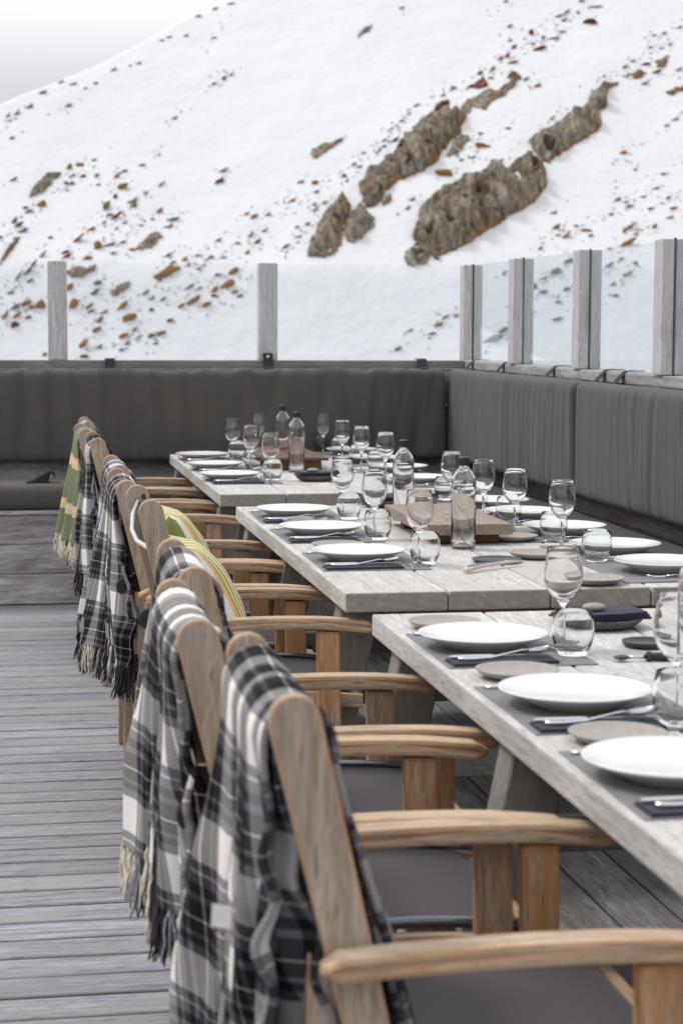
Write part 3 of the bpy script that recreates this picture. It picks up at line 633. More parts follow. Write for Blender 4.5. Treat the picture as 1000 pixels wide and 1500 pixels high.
def cushion(x0, x1, y0, y1, z0, z1, m, name, label, cr_axis=None, n=60, amp=.004, seed=0, rad=.035, bulge=.012, step=.02):
    """soft box: rounded, puffed, with vertical pulls in the cover"""
    bm = bmesh.new(); cx, cy, cz = (x0+x1)/2, (y0+y1)/2, (z0+z1)/2
    L = (x1-x0, y1-y0, z1-z0); ns = [max(4, int(l/step)) for l in L]
    ns = [min(a, 380) for a in ns]
    V = {}
    def vert(i, j, k):
        if (i, j, k) in V: return V[i, j, k]
        f = lambda a, nn: a/nn-.5
        p = Vector((f(i, ns[0])*L[0], f(j, ns[1])*L[1], f(k, ns[2])*L[2]))
        q = Vector([max(-L[a]/2+rad, min(L[a]/2-rad, p[a])) for a in range(3)]); d = p-q
        if d.length > 1e-6: p = q + d.normalized()*min(rad, d.length if d.length < rad else rad)
        u = [1-abs(2*p[a]/L[a])**4 for a in range(3)]
        if cr_axis == 'x':
            c = .5*noise.noise(Vector((p.x*11+seed, 0, p.z*.7)))+3.2*max(0, .28-abs(noise.noise(Vector((p.x*7+seed, 0, p.z*.8)))))
            p.y += -abs(p.y)/ (L[1]/2) * (bulge*u[0]*u[2]) * (1 if p.y < 0 else -1) + (amp*c if p.y < 0 else 0)
            p.z += (.5*amp*c + .004*noise.noise(Vector((p.x*2.2, seed, 0)))) if p.z > 0 else 0
        elif cr_axis == 'y':
            c = .5*noise.noise(Vector((p.y*15+seed, 0, p.z*.7)))+.5*noise.noise(Vector((p.y*40+seed, 0, p.z)))+2.6*max(0, .3-abs(noise.noise(Vector((p.y*11+seed, 0, p.z*.8)))))
            c *= .25+1.3*max(0, .35+noise.noise(Vector((p.y*1.7+seed, 3, 0)))*1.6)
            p.x += -(bulge*u[1]*u[2]) * (1 if p.x < 0 else -1) + (amp*c if p.x < 0 else 0)
            p.z += (.5*amp*c + .004*noise.noise(Vector((p.y*2.2, seed, 0)))) if p.z > 0 else 0
        else:
            p.z += (bulge*u[0]*u[1]) * (1 if p.z > 0 else 0) + .003*noise.noise(p*6+Vector((seed, 0, 0)))
        V[i, j, k] = bm.verts.new(p); return V[i, j, k]
    A, B, C_ = ns
    for i in range(A):
        for j in range(B):
            for k, fl in ((0, 0), (C_, 1)):
                f = [vert(i, j, k), vert(i+1, j, k), vert(i+1, j+1, k), vert(i, j+1, k)]; bm.faces.new(f if fl else f[::-1])
    for i in range(A):
        for k in range(C_):
            for j, fl in ((0, 1), (B, 0)):
                f = [vert(i, j, k), vert(i+1, j, k), vert(i+1, j, k+1), vert(i, j, k+1)]; bm.faces.new(f if fl else f[::-1])
    for j in range(B):
        for k in range(C_):
            for i, fl in ((0, 0), (A, 1)):
                f = [vert(i, j, k), vert(i, j+1, k), vert(i, j+1, k+1), vert(i, j, k+1)]; bm.faces.new(f if fl else f[::-1])
    o = obj(name, bm, m, smooth=True, loc=(cx, cy, cz)); return tag(o, label, 'cushion')
cb = cushion(-1.9, 2.325, 10.03, 10.155, .69, 1.168, m_cush, 'back_cushion', 'long charcoal back cushion with pulled seams against the far fence', 'x', amp=.024, step=.011, bulge=.01)
c1 = cushion(2.345, 2.455, 7.785, 10.15, .69, 1.172, m_cush2, 'back_cushion', 'charcoal back cushion on the right fence next to the corner', 'y', seed=5, amp=.008, step=.013)
c2 = cushion(2.345, 2.455, 5.35, 7.765, .69, 1.172, m_cush2, 'back_cushion', 'charcoal back cushion on the right fence nearest the camera', 'y', seed=9, amp=.008, step=.013)
cushion(-1.9, 1.9, BY-.02, 10.15, .479, .60, m_cush, 'seat_cushion', 'charcoal seat cushion lying on the far bench', None, step=.03)
cushion(1.92, 2.45, 4.6, 9.6, .479, .60, m_seatc, 'seat_cushion', 'seat cushion with painted-in shade lying on the right hand bench', None, step=.04, seed=3)

def strap(parent, pts, wdt, along):
    bm = bmesh.new(); th = .003
    P = [Vector(p)-parent.location for p in pts]; a = Vector((wdt/2, 0, 0)) if along == 'x' else Vector((0, wdt/2, 0))
    lo, hi = [], []
    for i, p in enumerate(P):
        tt = (P[min(i+1, len(P)-1)]-P[max(i-1, 0)]).normalized(); n = tt.cross(a).normalized()*th
        lo.append((bm.verts.new(p-a), bm.verts.new(p+a))); hi.append((bm.verts.new(p-a+n), bm.verts.new(p+a+n)))
    for i in range(len(P)-1):
        for S in (lo, hi): bm.faces.new((S[i][0], S[i][1], S[i+1][1], S[i+1][0]))
        bm.faces.new((lo[i][0], lo[i+1][0], hi[i+1][0], hi[i][0])); bm.faces.new((lo[i][1], lo[i+1][1], hi[i+1][1], hi[i][1]))
    bm.faces.new((lo[0][0], lo[0][1], hi[0][1], hi[0][0])); bm.faces.new((lo[-1][0], lo[-1][1], hi[-1][1], hi[-1][0]))
    bmesh.ops.recalc_face_normals(bm, faces=bm.faces[:])
    return obj('strap', bm, m_strap, parent)
for i, (sx, up) in enumerate(((.537, 0), (1.375, .034), (2.215, .0))):
    s = strap(cb, [(sx, 10.09, 1.165), (sx, 10.135, 1.19), (sx, 10.163, 1.222+up), (sx, 10.19, 1.228+up*.6), (sx, 10.23, 1.226)], .052, 'x')
    if up:
        bm = bmesh.new(); lathe(bm, [(0, .004), (.009, .003), (.009, 0), (0, 0)], 16)
        for v in bm.verts: v.co = Vector((v.co.x, -v.co.z, v.co.y)) + Vector((sx, 10.155, 1.236))-cb.location
        obj('snap_button', bm, m_steel, s)
for cu, ys in ((c1, (10.0, 9.35, 8.45)), (c2, (7.70, 7.45))):
    for yy in ys:
        strap(cu, [(2.415, yy-.0, 1.165), (2.44, yy-.0, 1.195), (2.468, yy, 1.222), (2.50, yy+.01, 1.224), (2.55, yy+.02, 1.222)], .05, 'y')

PH = 1.735
def fence_back():
    t = empty('glass_fence', (0, WYB, 0), label='glass and timber fence across the far end of the terrace', cat='fence')
    bm = bmesh.new(); box(bm, -3.3, 2.46, -.005, .115, 1.172, 1.217, .006, 2); obj('rail', bm, m_rail_x, t)
    bm = bmesh.new()
    for k in range(6): box(bm, -3.3, 2.58, .012, .05, .008+k*.194, .2+k*.194, .004, 1)
    obj('board_wall', bm, m_bench_x, t)
    px = [.263-2*1.108, .263-1.108, .268, 1.381, 2.50]
    for i, x in enumerate(px):
        bm = bmesh.new()
        if i < 4: box(bm, x-.05, x+.05, .012, .112, 1.219, PH, .006, 2)
        else:
            box(bm, x-.052, x-.0045, .0, .10, 1.219, PH, .006, 2); box(bm, x+.0045, x+.052, .0, .10, 1.219, PH, .006, 2); box(bm, x-.0045, x+.0045, .02, .09, 1.219, PH-.004)
        p_ = obj('post', bm, m_post, t)
        if i == 4:
            bm = bmesh.new(); box(bm, x-.0042, x+.0042, .004, .019, 1.219, PH+.004); obj('gasket', bm, m_seal, p_)
    for a, b in zip(px[:-1], px[1:]):
        bm = bmesh.new(); box(bm, a+.052, b-.054, .055, .067, 1.222, PH-.002, .001, 1); obj('glass_pane', bm, m_pane, t)
def fence_right():
    t = empty('glass_fence', (WX, 8, 0), label='glass and timber fence along the right side of the terrace', cat='fence')
    bm = bmesh.new(); box(bm, -.012, .12, -4.5, 2.165, 1.172, 1.217, .006, 2); obj('rail', bm, m_rail_y, t)
    bm = bmesh.new()
    for k in range(6): box(bm, .0, .04, -4.5, 2.16, .008+k*.194, .2+k*.194, .004, 1)
    obj('board_wall', bm, m_bench_y, t)
    py = [9.19-8, 8.10-8, 7.025-8, 5.93-8, 4.84-8]
    for y in py:
        bm = bmesh.new()
        box(bm, -.022, .0255, y-.05, y+.05, 1.219, PH, .006, 2); box(bm, .0345, .082, y-.05, y+.05, 1.219, PH, .006, 2); box(bm, .0255, .0345, y-.035, y+.04, 1.219, PH-.004)
        p_ = obj('post', bm, m_post, t)
        bm = bmesh.new(); box(bm, .0262, .0338, y-.046, y-.036, 1.219, PH+.004); obj('gasket', bm, m_seal, p_)
    pts = [10.17-8]+py
    for a, b in zip(pts[:-1], pts[1:]):
        bm = bmesh.new(); box(bm, .024, .036, b+.052, a-.052, 1.222, PH-.002, .001, 1); obj('glass_pane', bm, m_pane2, t)
fence_back(); fence_right()

# crumpled black cloth on the bench
bm = bmesh.new(); out = [(0, 0), (0, .008), (.02, .016), (.045, .028), (.075, .046), (.1, .060), (.122, .066), (.138, .062), (.148, .050), (.146, .034), (.139, .036), (.134, .046), (.124, .050), (.118, .040), (.112, .004), (.105, 0)]
prism_xz(bm, out, 0, .09, .004)
bmesh.ops.subdivide_edges(bm, edges=bm.edges[:], cuts=2, use_grid_fill=True)
for v in bm.verts: v.co += Vector((0, 0, .006*noise.noise(v.co*28)*(v.co.z > .006)))
c0 = at(61, 712, .602)
t = empty('folded_cloth', (c0.x-.075, BY+.05, .603), label='small black folded cloth with tan lining on the far bench', cat='cloth')
obj('cloth', bm, m_strap, t)
bm = bmesh.new(); box(bm, .06, .145, 0, .08, 0, .006, .002, 1); obj('lining', bm, m_tan, t)

# ------------------------------------------------------------------ tables
def table(yn, yf, label, x0=.82, rot=0):
    t = empty('dining_table', (x0, yn, 0), rot, label=label, cat='table', group='plank tables in a row')
    Lh = yf-yn; W = .2655
    bm = bmesh.new()
    for k in range(4):
        box(bm, k*W+.0015, (k+1)*W-.0035, random.uniform(0, .003), Lh-random.uniform(0, .003), .690, .740, .0055, 3)
    obj('tabletop', bm, m_top, t)
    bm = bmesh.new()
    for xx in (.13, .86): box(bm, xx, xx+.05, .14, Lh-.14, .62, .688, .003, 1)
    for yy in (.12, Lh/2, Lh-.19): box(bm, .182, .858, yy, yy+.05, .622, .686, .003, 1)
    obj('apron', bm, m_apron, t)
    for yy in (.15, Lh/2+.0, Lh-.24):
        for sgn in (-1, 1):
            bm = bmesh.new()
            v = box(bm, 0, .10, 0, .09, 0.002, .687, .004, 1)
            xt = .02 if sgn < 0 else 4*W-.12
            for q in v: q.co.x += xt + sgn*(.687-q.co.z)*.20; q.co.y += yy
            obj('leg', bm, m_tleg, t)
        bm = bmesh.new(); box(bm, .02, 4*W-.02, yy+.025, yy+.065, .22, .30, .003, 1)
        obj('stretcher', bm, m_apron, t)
    return t
table(1.90, 4.285, 'nearest pale plank dining table, cut off by the right edge')
table(4.635, 6.95, 'middle pale plank dining table with the two board risers beyond')
table(7.46, 9.84, 'farthest pale plank dining table, reaching the corner bench')
bpy.data.objects['dining_table.001']['label'] = 'middle pale plank dining table between the nearest and farthest ones'

# ------------------------------------------------------------------ chairs
BL = .24
def bx(z): return .335+(.905-z)*BL*.97     # centre line of the back posts
def chair_proto():
    t = empty('folding_armchair', (0, 0, 0))
    W = .455   # spacing of the back posts
    for y0 in (-.012, W-.012):
        bm = bmesh.new(); out = []
        hw_ = .031; zt = .97; cz = zt-hw_; n = 12
        # rounded head then straight blade
        c = Vector((bx(cz), cz)); d = Vector((-BL, 1)).normalized(); nrm = Vector((d.y, -d.x))
        for k in range(n+1):
            a = PI*k/n
            q = c + nrm*hw_*math.cos(a) + d*hw_*math.sin(a)*1.05; out.append((q.x, q.y))
        zb = .40; b = Vector((bx(zb), zb))
        q1 = b-nrm*hw_*.85; q2 = b+nrm*hw_*.85
        out += [(q1.x, q1.y), (q2.x, q2.y)]
        prism_xz(bm, out, y0, y0+.026, .004); obj('back_post', bm, teak['z'], t)
    # arms
    for y0 in (-.066, W+.016):
        bm = bmesh.new(); top = []; bot = []
        N = 22; xa, xb_ = .352, .888
        for i in range(N+1):
            u = i/N; x = xa+(xb_-xa)*u
            z = .668+.010*math.sin(u*PI)*1.0-.014*max(0, u-.75)*4*(u-.5)
            e = 1.0
            if u < .05: e = math.sqrt(max(0, 1-((.05-u)/.05)**2))
            if u > .955: e = math.sqrt(max(0, 1-((u-.955)/.045)**2))
            mid = z-.015; top.append((x, mid+.015*(.35+.65*e))); bot.append((x, mid-.015*(.35+.65*e)))
        prism_xz(bm, top[::-1]+bot, y0, y0+.05, .007)
        # round the plan of both ends
        for v in bm.verts:
            du = max(0, (xa+.03-v.co.x)/.03, (v.co.x-(xb_-.03))/.03)
            if du > 0: v.co.y += (y0+.025-v.co.y)*(1-math.sqrt(max(0, 1-min(1, du)**2)))*.7
        obj('arm', bm, teak['x'], t)
    # front legs, broad side to the neighbours
    for y0 in (-.054, W+.030):
        bm = bmesh.new(); v = box(bm, .735, .793, y0, y0+.026, .003, .640, .004, 2)
        for q in v: q.co.x += (.64-q.co.z)*.02
        obj('leg', bm, teak['w'], t)
    for y0 in (.015, W-.037):
        bm = bmesh.new(); v = box(bm, .345, .383, y0, y0+.022, .003, .655, .006, 2)
        for q in v: q.co.x += -(.695-q.co.z)*.01
        obj('leg', bm, teak['z'], t)
    # pivots
    for y0 in (.036,):
        bm = bmesh.new(); lathe(bm, [(0, 0), (.022, 0), (.026, .003), (.026, .010), (.022, .013), (0, .013)], 24)
        for v in bm.verts: v.co = Vector((v.co.x+.322, v.co.z+y0, v.co.y+.668))
        obj('pivot_knob', bm, m_knob, t, smooth=False)
    # seat rails (gently curved) and cross rails
    for y0 in (-.022, W-.004):
        bm = bmesh.new(); N = 14; top = []; bot = []
        for i in range(N+1):
            u = i/N; x = .43+.43*u; z = .470+.014*math.sin(u*PI)
            top.append((x, z)); bot.append((x, z-.034))
        prism_xz(bm, top[::-1]+bot, y0, y0+.026, .005); obj('seat_rail', bm, teak['x'], t)
    bm = bmesh.new(); box(bm, .840, .864, .006, W-.006, .436, .466, .004, 1); obj('cross_rail', bm, teak['y'], t)
    bm = bmesh.new(); box(bm, .440, .470, .006, W-.006, .425, .455, .004, 1); obj('cross_rail', bm, teak['y'], t)
    bm = bmesh.new(); tube(bm, [(bx(.900), .016, .900), (bx(.900), W-.014, .900)], .013, 12); obj('top_rail', bm, teak['y'], t, smooth=True)
    # sling seat
    bm = bmesh.new(); N, M_ = 16, 12; G = []
    for i in range(N+1):
        row = []
        for j in range(M_+1):
            u, v_ = i/N, j/M_; x = .445+.405*u; y = .005+(W-.012)*v_
            z = .478+.014*math.sin(u*PI) - .010*math.sin(v_*PI)*math.sin(u*PI) - (.02*max(0, u-.93)/.07)
            row.append(bm.verts.new((x, y, z)))
        G.append(row)
    for i in range(N):
        for j in range(M_): bm.faces.new((G[i][j], G[i+1][j], G[i+1][j+1], G[i][j+1]))
    s = obj('seat', bm, m_sling, t, smooth=True); md = s.modifiers.new('s', 'SOLIDIFY'); md.thickness = .005
    for y in (.006, W-.008):
        bm = bmesh.new(); tube(bm, [(.44+.41*i/14, y, .485+.014*math.sin(i/14*PI)) for i in range(15)], .0065, 8); obj('piping', bm, m_pipe, s, smooth=True)
    # sling back
    bm = bmesh.new(); G = []
    for i in range(15):
        row = []
        for j in range(9):
            z = .94-.50*i/14; y = .018+(W-.034)*j/8; x = bx(z)+.012*math.sin(i/14*PI)*math.sin(j/8*PI)
            row.append(bm.verts.new((x, y, z)))
        G.append(row)
    for i in range(14):
        for j in range(8): bm.faces.new((G[i][j], G[i][j+1], G[i+1][j+1], G[i+1][j]))
    s = obj('backrest', bm, m_slingb, t, smooth=True); md = s.modifiers.new('s', 'SOLIDIFY'); md.thickness = .004
    for y0 in (W-.017,):
        bm = bmesh.new(); lathe(bm, [(0, .006), (.004, .006), (.007, 0), (0, 0)], 12)
        for v in bm.verts: v.co = Vector((v.co.x+bx(.925)+.012, -v.co.z+y0+.005-.001*0, v.co.y+.940))
        obj('bolt', bm, m_bolt, t)
    return t
CH = [(2.185, 'grey tartan throw, nearest the camera', .0), (2.775, 'grey tartan throw, second from the camera', -.055), (3.385, 'grey tartan throw, third from the camera', .0),
      (4.715, 'striped pillow and no throw, just beyond the nearest table', .02), (5.33, 'tartan throw and striped pillow, middle of the middle table', .0), (5.92, 'dark tartan throw and green pillow, far end of the middle table', .015),
      (7.36, 'tartan throw at the near end of the farthest table', .015), (8.02, 'green and peach throw at the farthest table', -.005), (8.62, 'dark tartan throw, farthest of all', .03)]
proto = chair_proto(); chairs = []
for i, (y, lab, dx) in enumerate(CH):
    c = proto if i == 0 else dup(proto, (0, 0, 0))
    c.location = (dx, y, random.uniform(0, .0)); c.rotation_euler = (0, 0, R(random.uniform(-.6, .6)))
    tag(c, 'weathered teak armchair with '+lab, 'chair', 'folding teak armchairs along the tables'); chairs.append(c)
# bare metal loop hooked on the fourth chair
bm = bmesh.new(); tube(bm, [(bx(.93)+.0, .44, .93), (bx(.93)-.02, .38, .90), (bx(.9)-.035, .30, .865), (bx(.9)-.028, .22, .845), (bx(.9)+.0, .10, .835), (bx(.9)+.03, .02, .833)], .0065, 8)
obj('wire_handle', bm, m_wire, chairs[3], smooth=True)

# ------------------------------------------------------------------ throws
def throw(yn, yf, dx, zhem, zfront, m, label, seed, nfold=4, A=.02, flare=.10, near=-.025, spread=.06, fr='mix', frl=.095, group=None, ruffle=.006, tagm=False):
    t = empty('throw_blanket', (dx, yn, 0), label=label, cat='blanket', group=group)
    zb = .912; xb = bx(.900); Ns, Nb, Nf = 96, 58, 34
    W = yf-yn; hems = []
    bm = bmesh.new(); uvl = bm.loops.layers.uv.new('UVMap')
    def surf(layer):
        rr = .030+.012*layer; ph = seed*1.7+layer*2.1
        rows = []; acc = []
        path = []
        for k in range(Nb+1): path.append(('b', 1-k/Nb))
        for k in range(1, 10): path.append(('t', k/10))
        for k in range(Nf+1): path.append(('f', k/Nf))
        db = zb-zhem-(.0 if layer else .035); df = zb-zfront-(.03 if layer else 0)
        for kind, q in path:
            row = []
            for i in range(Ns+1):
                s = i/Ns; wob = noise.noise(Vector((s*3+seed, layer*5, q*1.5)))
                sag = .010*math.sin(s*PI)+.008*wob
                if kind == 't':
                    a = PI*(1-q); x = xb+rr*math.cos(a); z = zb-.006+rr*math.sin(a)*1.15-sag; d = 0; y = s*W
                elif kind == 'b':
                    d = q*db*(1+.07*math.sin(s*2.2+seed)); k = d/.5
                    am = A*min(1, k*2.2)*(.6+.8*k)
                    th = 2*PI*(nfold*s+.18*math.sin(k*3+seed))+ph
                    x = xb-rr - (near*(1-s)+flare*s)*min(1.4, k**1.05) + am*math.sin(th)+.4*am*math.sin(2.3*th+1)
                    x += ruffle*math.sin(d*55+ph)*max(0, 1-s*7)*min(1, k*3)
                    y = s*W + (s*spread)*min(1.2, k) + am*.9*math.cos(th)*min(1, (.03+s)*6) - .012*(1-s)*min(1, k*3)
                    z = zb-.006-d-sag*(1-min(1, k*2))
                else:
                    d = q*df; k = d/.5; am = A*.45*min(1, k*2)
                    th = 2*PI*(nfold*s)+ph+1
                    z = zb-.006-d-sag*(1-min(1, k*2))
                    x = max(xb+rr, bx(z)+.020+rr*.4)+ .012*k + am*(1+math.sin(th))
                    y = s*W+.01*math.sin(d*20+ph)*max(0, 1-s*6)-.006*k*(1-s)
                row.append(Vector((x, y, z)))
            rows.append(row)
        vv = [[bm.verts.new(p) for p in row] for row in rows]
        # arc lengths for the weave
        v_acc = 0; U = [[0]*(Ns+1) for _ in rows]; Vv = []
        mid = Ns//2
        for k, row in enumerate(rows):
            if k: v_acc += (row[mid]-rows[k-1][mid]).length
            Vv.append(v_acc)
            for i in range(1, Ns+1): U[k][i] = U[k][i-1] + (row[i]-row[i-1]).length
        hemU = U[0]
        for k in range(len(rows)-1):
            for i in range(Ns):
                f = bm.faces.new((vv[k][i], vv[k][i+1], vv[k+1][i+1], vv[k+1][i])); f.smooth = True
                for lp, (kk, ii) in zip(f.loops, ((k, i), (k, i+1), (k+1, i+1), (k+1, i))):
                    lp[uvl].uv = (hemU[ii]+layer*.11+seed*.037, Vv[kk]+layer*.05+seed*.05)
        for k in (0, len(rows)-1):
            for i in range(0, Ns+1, 2): hems.append((rows[k][i].copy(), hemU[i]+layer*.11+seed*.037, k == 0))
    surf(0); surf(1)
    o = obj('cloth', bm, m, t); md = o.modifiers.new('s', 'SOLIDIFY'); md.thickness = .009; md.offset = 0
    rnd = random.Random(seed)
    for side_b in (True, False):
     bm = bmesh.new()
     for p, u, isb in hems:
        if isb != side_b: continue
        ln = (frl if isb else frl*.8)*rnd.uniform(.8, 1.1)
        if fr == 'mix': f = (u/.18) % 1; mi = 1 if .30 < f < .76 else (0 if f < .24 or f > .86 else 2)
        else: mi = 0
        if fr == 'mix' and rnd.random() < .15: mi = rnd.choice((0, 1, 2))
        for _ in range(5):
            q = p+Vector((rnd.uniform(-.004, .004), rnd.uniform(-.004, .004), .004)); dxx, dyy = rnd.uniform(-.020, .020), rnd.uniform(-.018, .018)
            pts = [q]+[q+Vector((dxx*a_+rnd.uniform(-.004, .004), dyy*a_+rnd.uniform(-.004, .004), -ln*a_)) for a_ in (.2, .42, .62, .82, 1)]
            tube(bm, pts, [.0020, .0026, .0022, .0026, .0021, .0014], 4, mi=mi)
     obj('fringe', bm, [m_cream, m_black, m_greyy], t, smooth=True)
    if tagm:
        bm = bmesh.new(); box(bm, -.0008, .0008, 0, .028, 0, .028, 0)
        o = obj('care_tag', bm, plain('white_tag', rgb(206, 202, 198), .8), t); o.location = (.262, .06, .665); o.rotation_euler = (0, .1, R(55))
    return t
def W_(i): y = CH[i][0]; return y+.022, y+.432
a, b = W_(0); throw(a, b, 0, .40, .47, m_plaid, 'grey and white tartan throw with white tag on the nearest chair', 1, nfold=2.3, A=.026, flare=.035, near=-.065, spread=.02, tagm=True, ruffle=.010)
a, b = W_(1); throw(a, b, -.055, .49, .58, m_plaid, 'grey and white tartan throw on the second chair from the camera', 2, nfold=2.0, A=.022, flare=.04, near=-.075, spread=.03)
a, b = W_(2); throw(a, b, 0, .55, .62, m_plaid, 'lilac grey tartan throw on the third chair from the camera', 3, nfold=1.8, A=.016, flare=.05, near=-.03, spread=.02)
a, b = W_(4); throw(a, b, .0, .42, .60, m_plaid, 'long grey tartan throw hanging left of the striped pillows', 4, nfold=1.7, A=.020, flare=.065, near=-.045, spread=.16)
a, b = W_(5); throw(a, b, .015, .46, .66, m_plaid2, 'dark tartan throw half hidden behind the long grey one', 5, nfold=1.8, A=.016, flare=.06, near=-.0, spread=.10)
a, b = W_(6); throw(a, b, .015, .44, .62, m_plaid, 'narrow tartan throw with black fringe beside the green one', 6, nfold=1.5, A=.014, flare=.04, near=-.03, spread=.10)
a, b = W_(7); throw(a, b, -.005, .50, .62, m_green, 'green throw with peach bands and cream fringe', 7, nfold=2.4, A=.014, flare=.075, near=-.02, spread=.08, fr='cream')
a, b = W_(8); throw(a, b, .03, .44, .62, m_plaid2, 'dark tartan throw on the farthest chair, left of the green one', 8, nfold=2.5, A=.014, flare=.08, near=.03, spread=.10)

# ------------------------------------------------------------------ pillows
def pillow(y, dx, zc, m, label, S=.40, T=.20, tilt=20):
    bm = bmesh.new(); uvl = bm.loops.layers.uv.new('UVMap'); N = 22; V = {}
    for sd_ in (1, -1):
        for i in range(N+1):
            for j in range(N+1):
                if sd_ < 0 and (i in (0, N) or j in (0, N)): V[-1, i, j] = V[1, i, j]; continue
                u, v_ = 2*i/N-1, 2*j/N-1
                th = T/2*((1-u**2)*(1-v_**2))**.42
                pin = 1-.06*(1-abs(v_))*abs(u)**6; pin2 = 1-.06*(1-abs(u))*abs(v_)**6
                V[sd_, i, j] = bm.verts.new((sd_*th+.004*noise.noise(Vector((u*3, v_*3, y))), u*S/2*pin2 if False else u*S/2*(1-.05*(1-u*u)), v_*S/2*(1-.05*(1-v_*v_))))
    for sd_ in (1, -1):
        for i in range(N):
            for j in range(N):
                q = [(i, j), (i+1, j), (i+1, j+1), (i, j+1)]
                if sd_ < 0: q = q[::-1]
                try: f = bm.faces.new([V[(sd_,)+k] for k in q])
                except ValueError: continue
                f.smooth = True
                for lp, (a_, b_) in zip(f.loops, q): lp[uvl].uv = (a_/N*S, b_/N*S)
    o = obj('striped_pillow', bm, m); o.location = (dx, y, zc); o.rotation_euler = (0, -R(tilt), R(2)); return tag(o, label, 'pillow')
pillow(4.715+.227, .500, .655, m_stripe, 'striped pillow on the chair just beyond the nearest table', tilt=22)
pillow(5.33+.227, .495, .675, m_stripe, 'striped pillow on the chair at the middle of the middle table', tilt=16)
pillow(5.92+.227, .435, .70, m_stripe2, 'green and cream pillow on the chair at the far end of the middle table', S=.38, T=.12, tilt=18)

# ------------------------------------------------------------------ tableware prototypes
TZ = .7405
def mk(name, build, mats, smooth=True):
    bm = bmesh.new(); build(bm); bmesh.ops.recalc_face_normals(bm, faces=bm.faces[:])
    me = bpy.data.meshes.new(name); bm.to_mesh(me); bm.free()
    for m in (mats if isinstance(mats, list) else [mats]): me.materials.append(m)
    if smooth:
        for p in me.polygons: p.use_smooth = True
    return me
def put(me, name, loc, rz, label, cat, group=None):
    o = bpy.data.objects.new(name, me); COL.objects.link(o); o.location = loc; o.rotation_euler = (0, 0, rz); return tag(o, label, cat, group)
def closed_prof(outer, inner): return outer+inner[::-1]
plate_me = mk('dinner_plate', lambda b: lathe(b, [(0, 0), (.072, 0), (.076, .003), (.084, .007), (.108, .018), (.133, .0290), (.135, .0308), (.1335, .0322), (.130, .0312), (.108, .0245), (.085, .019), (0, .017)], 72), m_white)
side_me = mk('side_plate', lambda b: lathe(b, [(0, 0), (.045, 0), (.058, .003), (.072, .009), (.079, .0155), (.0795, .0172), (.078, .0175), (.070, .0135), (.055, .0085), (0, .0065)], 56), m_taupe)
def wine(b):
    out = [(0, 0), (.034, 0), (.0365, .001), (.0365, .002), (.028, .0035), (.010, .006), (.0048, .012), (.0038, .03), (.0036, .07), (.0042, .088), (.009, .096), (.022, .108), (.033, .123), (.0390, .141), (.0400, .155), (.0385, .172), (.0355, .192), (.0335, .210)]
    inn = [(0, .098), (.010, .1005), (.021, .1105), (.032, .1245), (.0378, .1415), (.0388, .155), (.0374, .172), (.0345, .192), (.0326, .2098), (.0331, .2106)]
    lathe(b, out+[(.0335, .2105)]+inn[::-1], 48)
wine_me = mk('wine_glass', wine, m_glass)
def tumb(b):
    out = [(0, 0), (.026, 0), (.0295, .0015), (.033, .008), (.0385, .022), (.0425, .040), (.0430, .055), (.0410, .072), (.0375, .090)]
    inn = [(0, .012), (.022, .013), (.030, .0165), (.0365, .026), (.0405, .041), (.0412, .055), (.0393, .072), (.0361, .0896), (.0368, .0906)]
    lathe(b, out+inn[::-1], 48)
tumb_me = mk('tumbler', tumb, m_tglass)
def bottle_body(b):
    n = 48; prof = [(0, .004), (.028, .0015), (.033, 0), (.0362, .003), (.037, .008), (.037, .198), (.0362, .208), (.032, .219), (.024, .231), (.0175, .240), (.0145, .246), (.0142, .262), (.013, .268), (0, .268)]
    inn = [(0, .008), (.030, .008), (.0342, .013), (.0342, .197), (.0335, .206), (.030, .216), (.022, .2275), (.0155, .238), (.0122, .246), (.0120, .268)]
    lathe(b, prof[:-2]+[(.0142, .268)]+inn[::-1], n)
bottle_me = mk('body', bottle_body, m_bglass)
cap_me = mk('cap', lambda b: lathe(b, [(0, .0235), (.0135, .0235), (.0155, .0215), (.0158, 0), (.0148, -.002), (0, -.002)], 36), m_cap, False)
def spoon(b):
    N = 16; G = []
    for i in range(N+1):      # bowl
        u = i/N; x = .145+.052*u; hwid = .0205*math.sin(PI*min(1, u*.93+.05))**.65 if 0 < u < 1 else .0035
        row = []
        for j in range(7):
            v_ = j/6*2-1; z = .016-.009*(1-v_*v_)*math.sin(PI*u)+.008*u
            row.append(b.verts.new((x, v_*hwid, z)))
        G.append(row)
    for i in range(N):
        for j in range(6): b.faces.new((G[i][j], G[i+1][j], G[i+1][j+1], G[i][j+1]))
    ext = bmesh.ops.solidify(b, geom=b.faces[:], thickness=.0014)
    tube(b, [(0, 0, .006), (.03, 0, .0045), (.07, 0, .0055), (.11, 0, .013), (.135, 0, .0175), (.148, 0, .0165)], [.0056, .0064, .0046, .0032, .0030, .0036], 8, flat=.55)
spoon_me = mk('spoon', spoon, m_steel)
def knife(b):
    tube(b, [(0, 0, .0045), (.02, 0, .0045), (.08, 0, .0045), (.09, 0, .0045)], [.0045, .006, .0055, .004], 8, flat=.6)
    v = box(b, .088, .215, -.0045, .0075, .0035, .0055, .0006, 1)
    for q in v:
        if q.co.x > .19 and q.co.y < 0: q.co.y += (q.co.x-.19)*.4
knife_me = mk('knife', knife, m_steel, False)
def fork(b):
    tube(b, [(0, 0, .004), (.03, 0, .004), (.07, 0, .006), (.12, 0, .011), (.145, 0, .008)], [.005, .0055, .0038, .0026, .006], 8, flat=.45)
    for k in range(4):
        y = (k-1.5)*.0058; tube(b, [(.142, y*.8, .008), (.155, y, .006), (.175, y, .0065), (.195, y, .0105)], [.0024, .0017, .0015, .0008], 6)
fork_me = mk('fork', fork, m_steel)
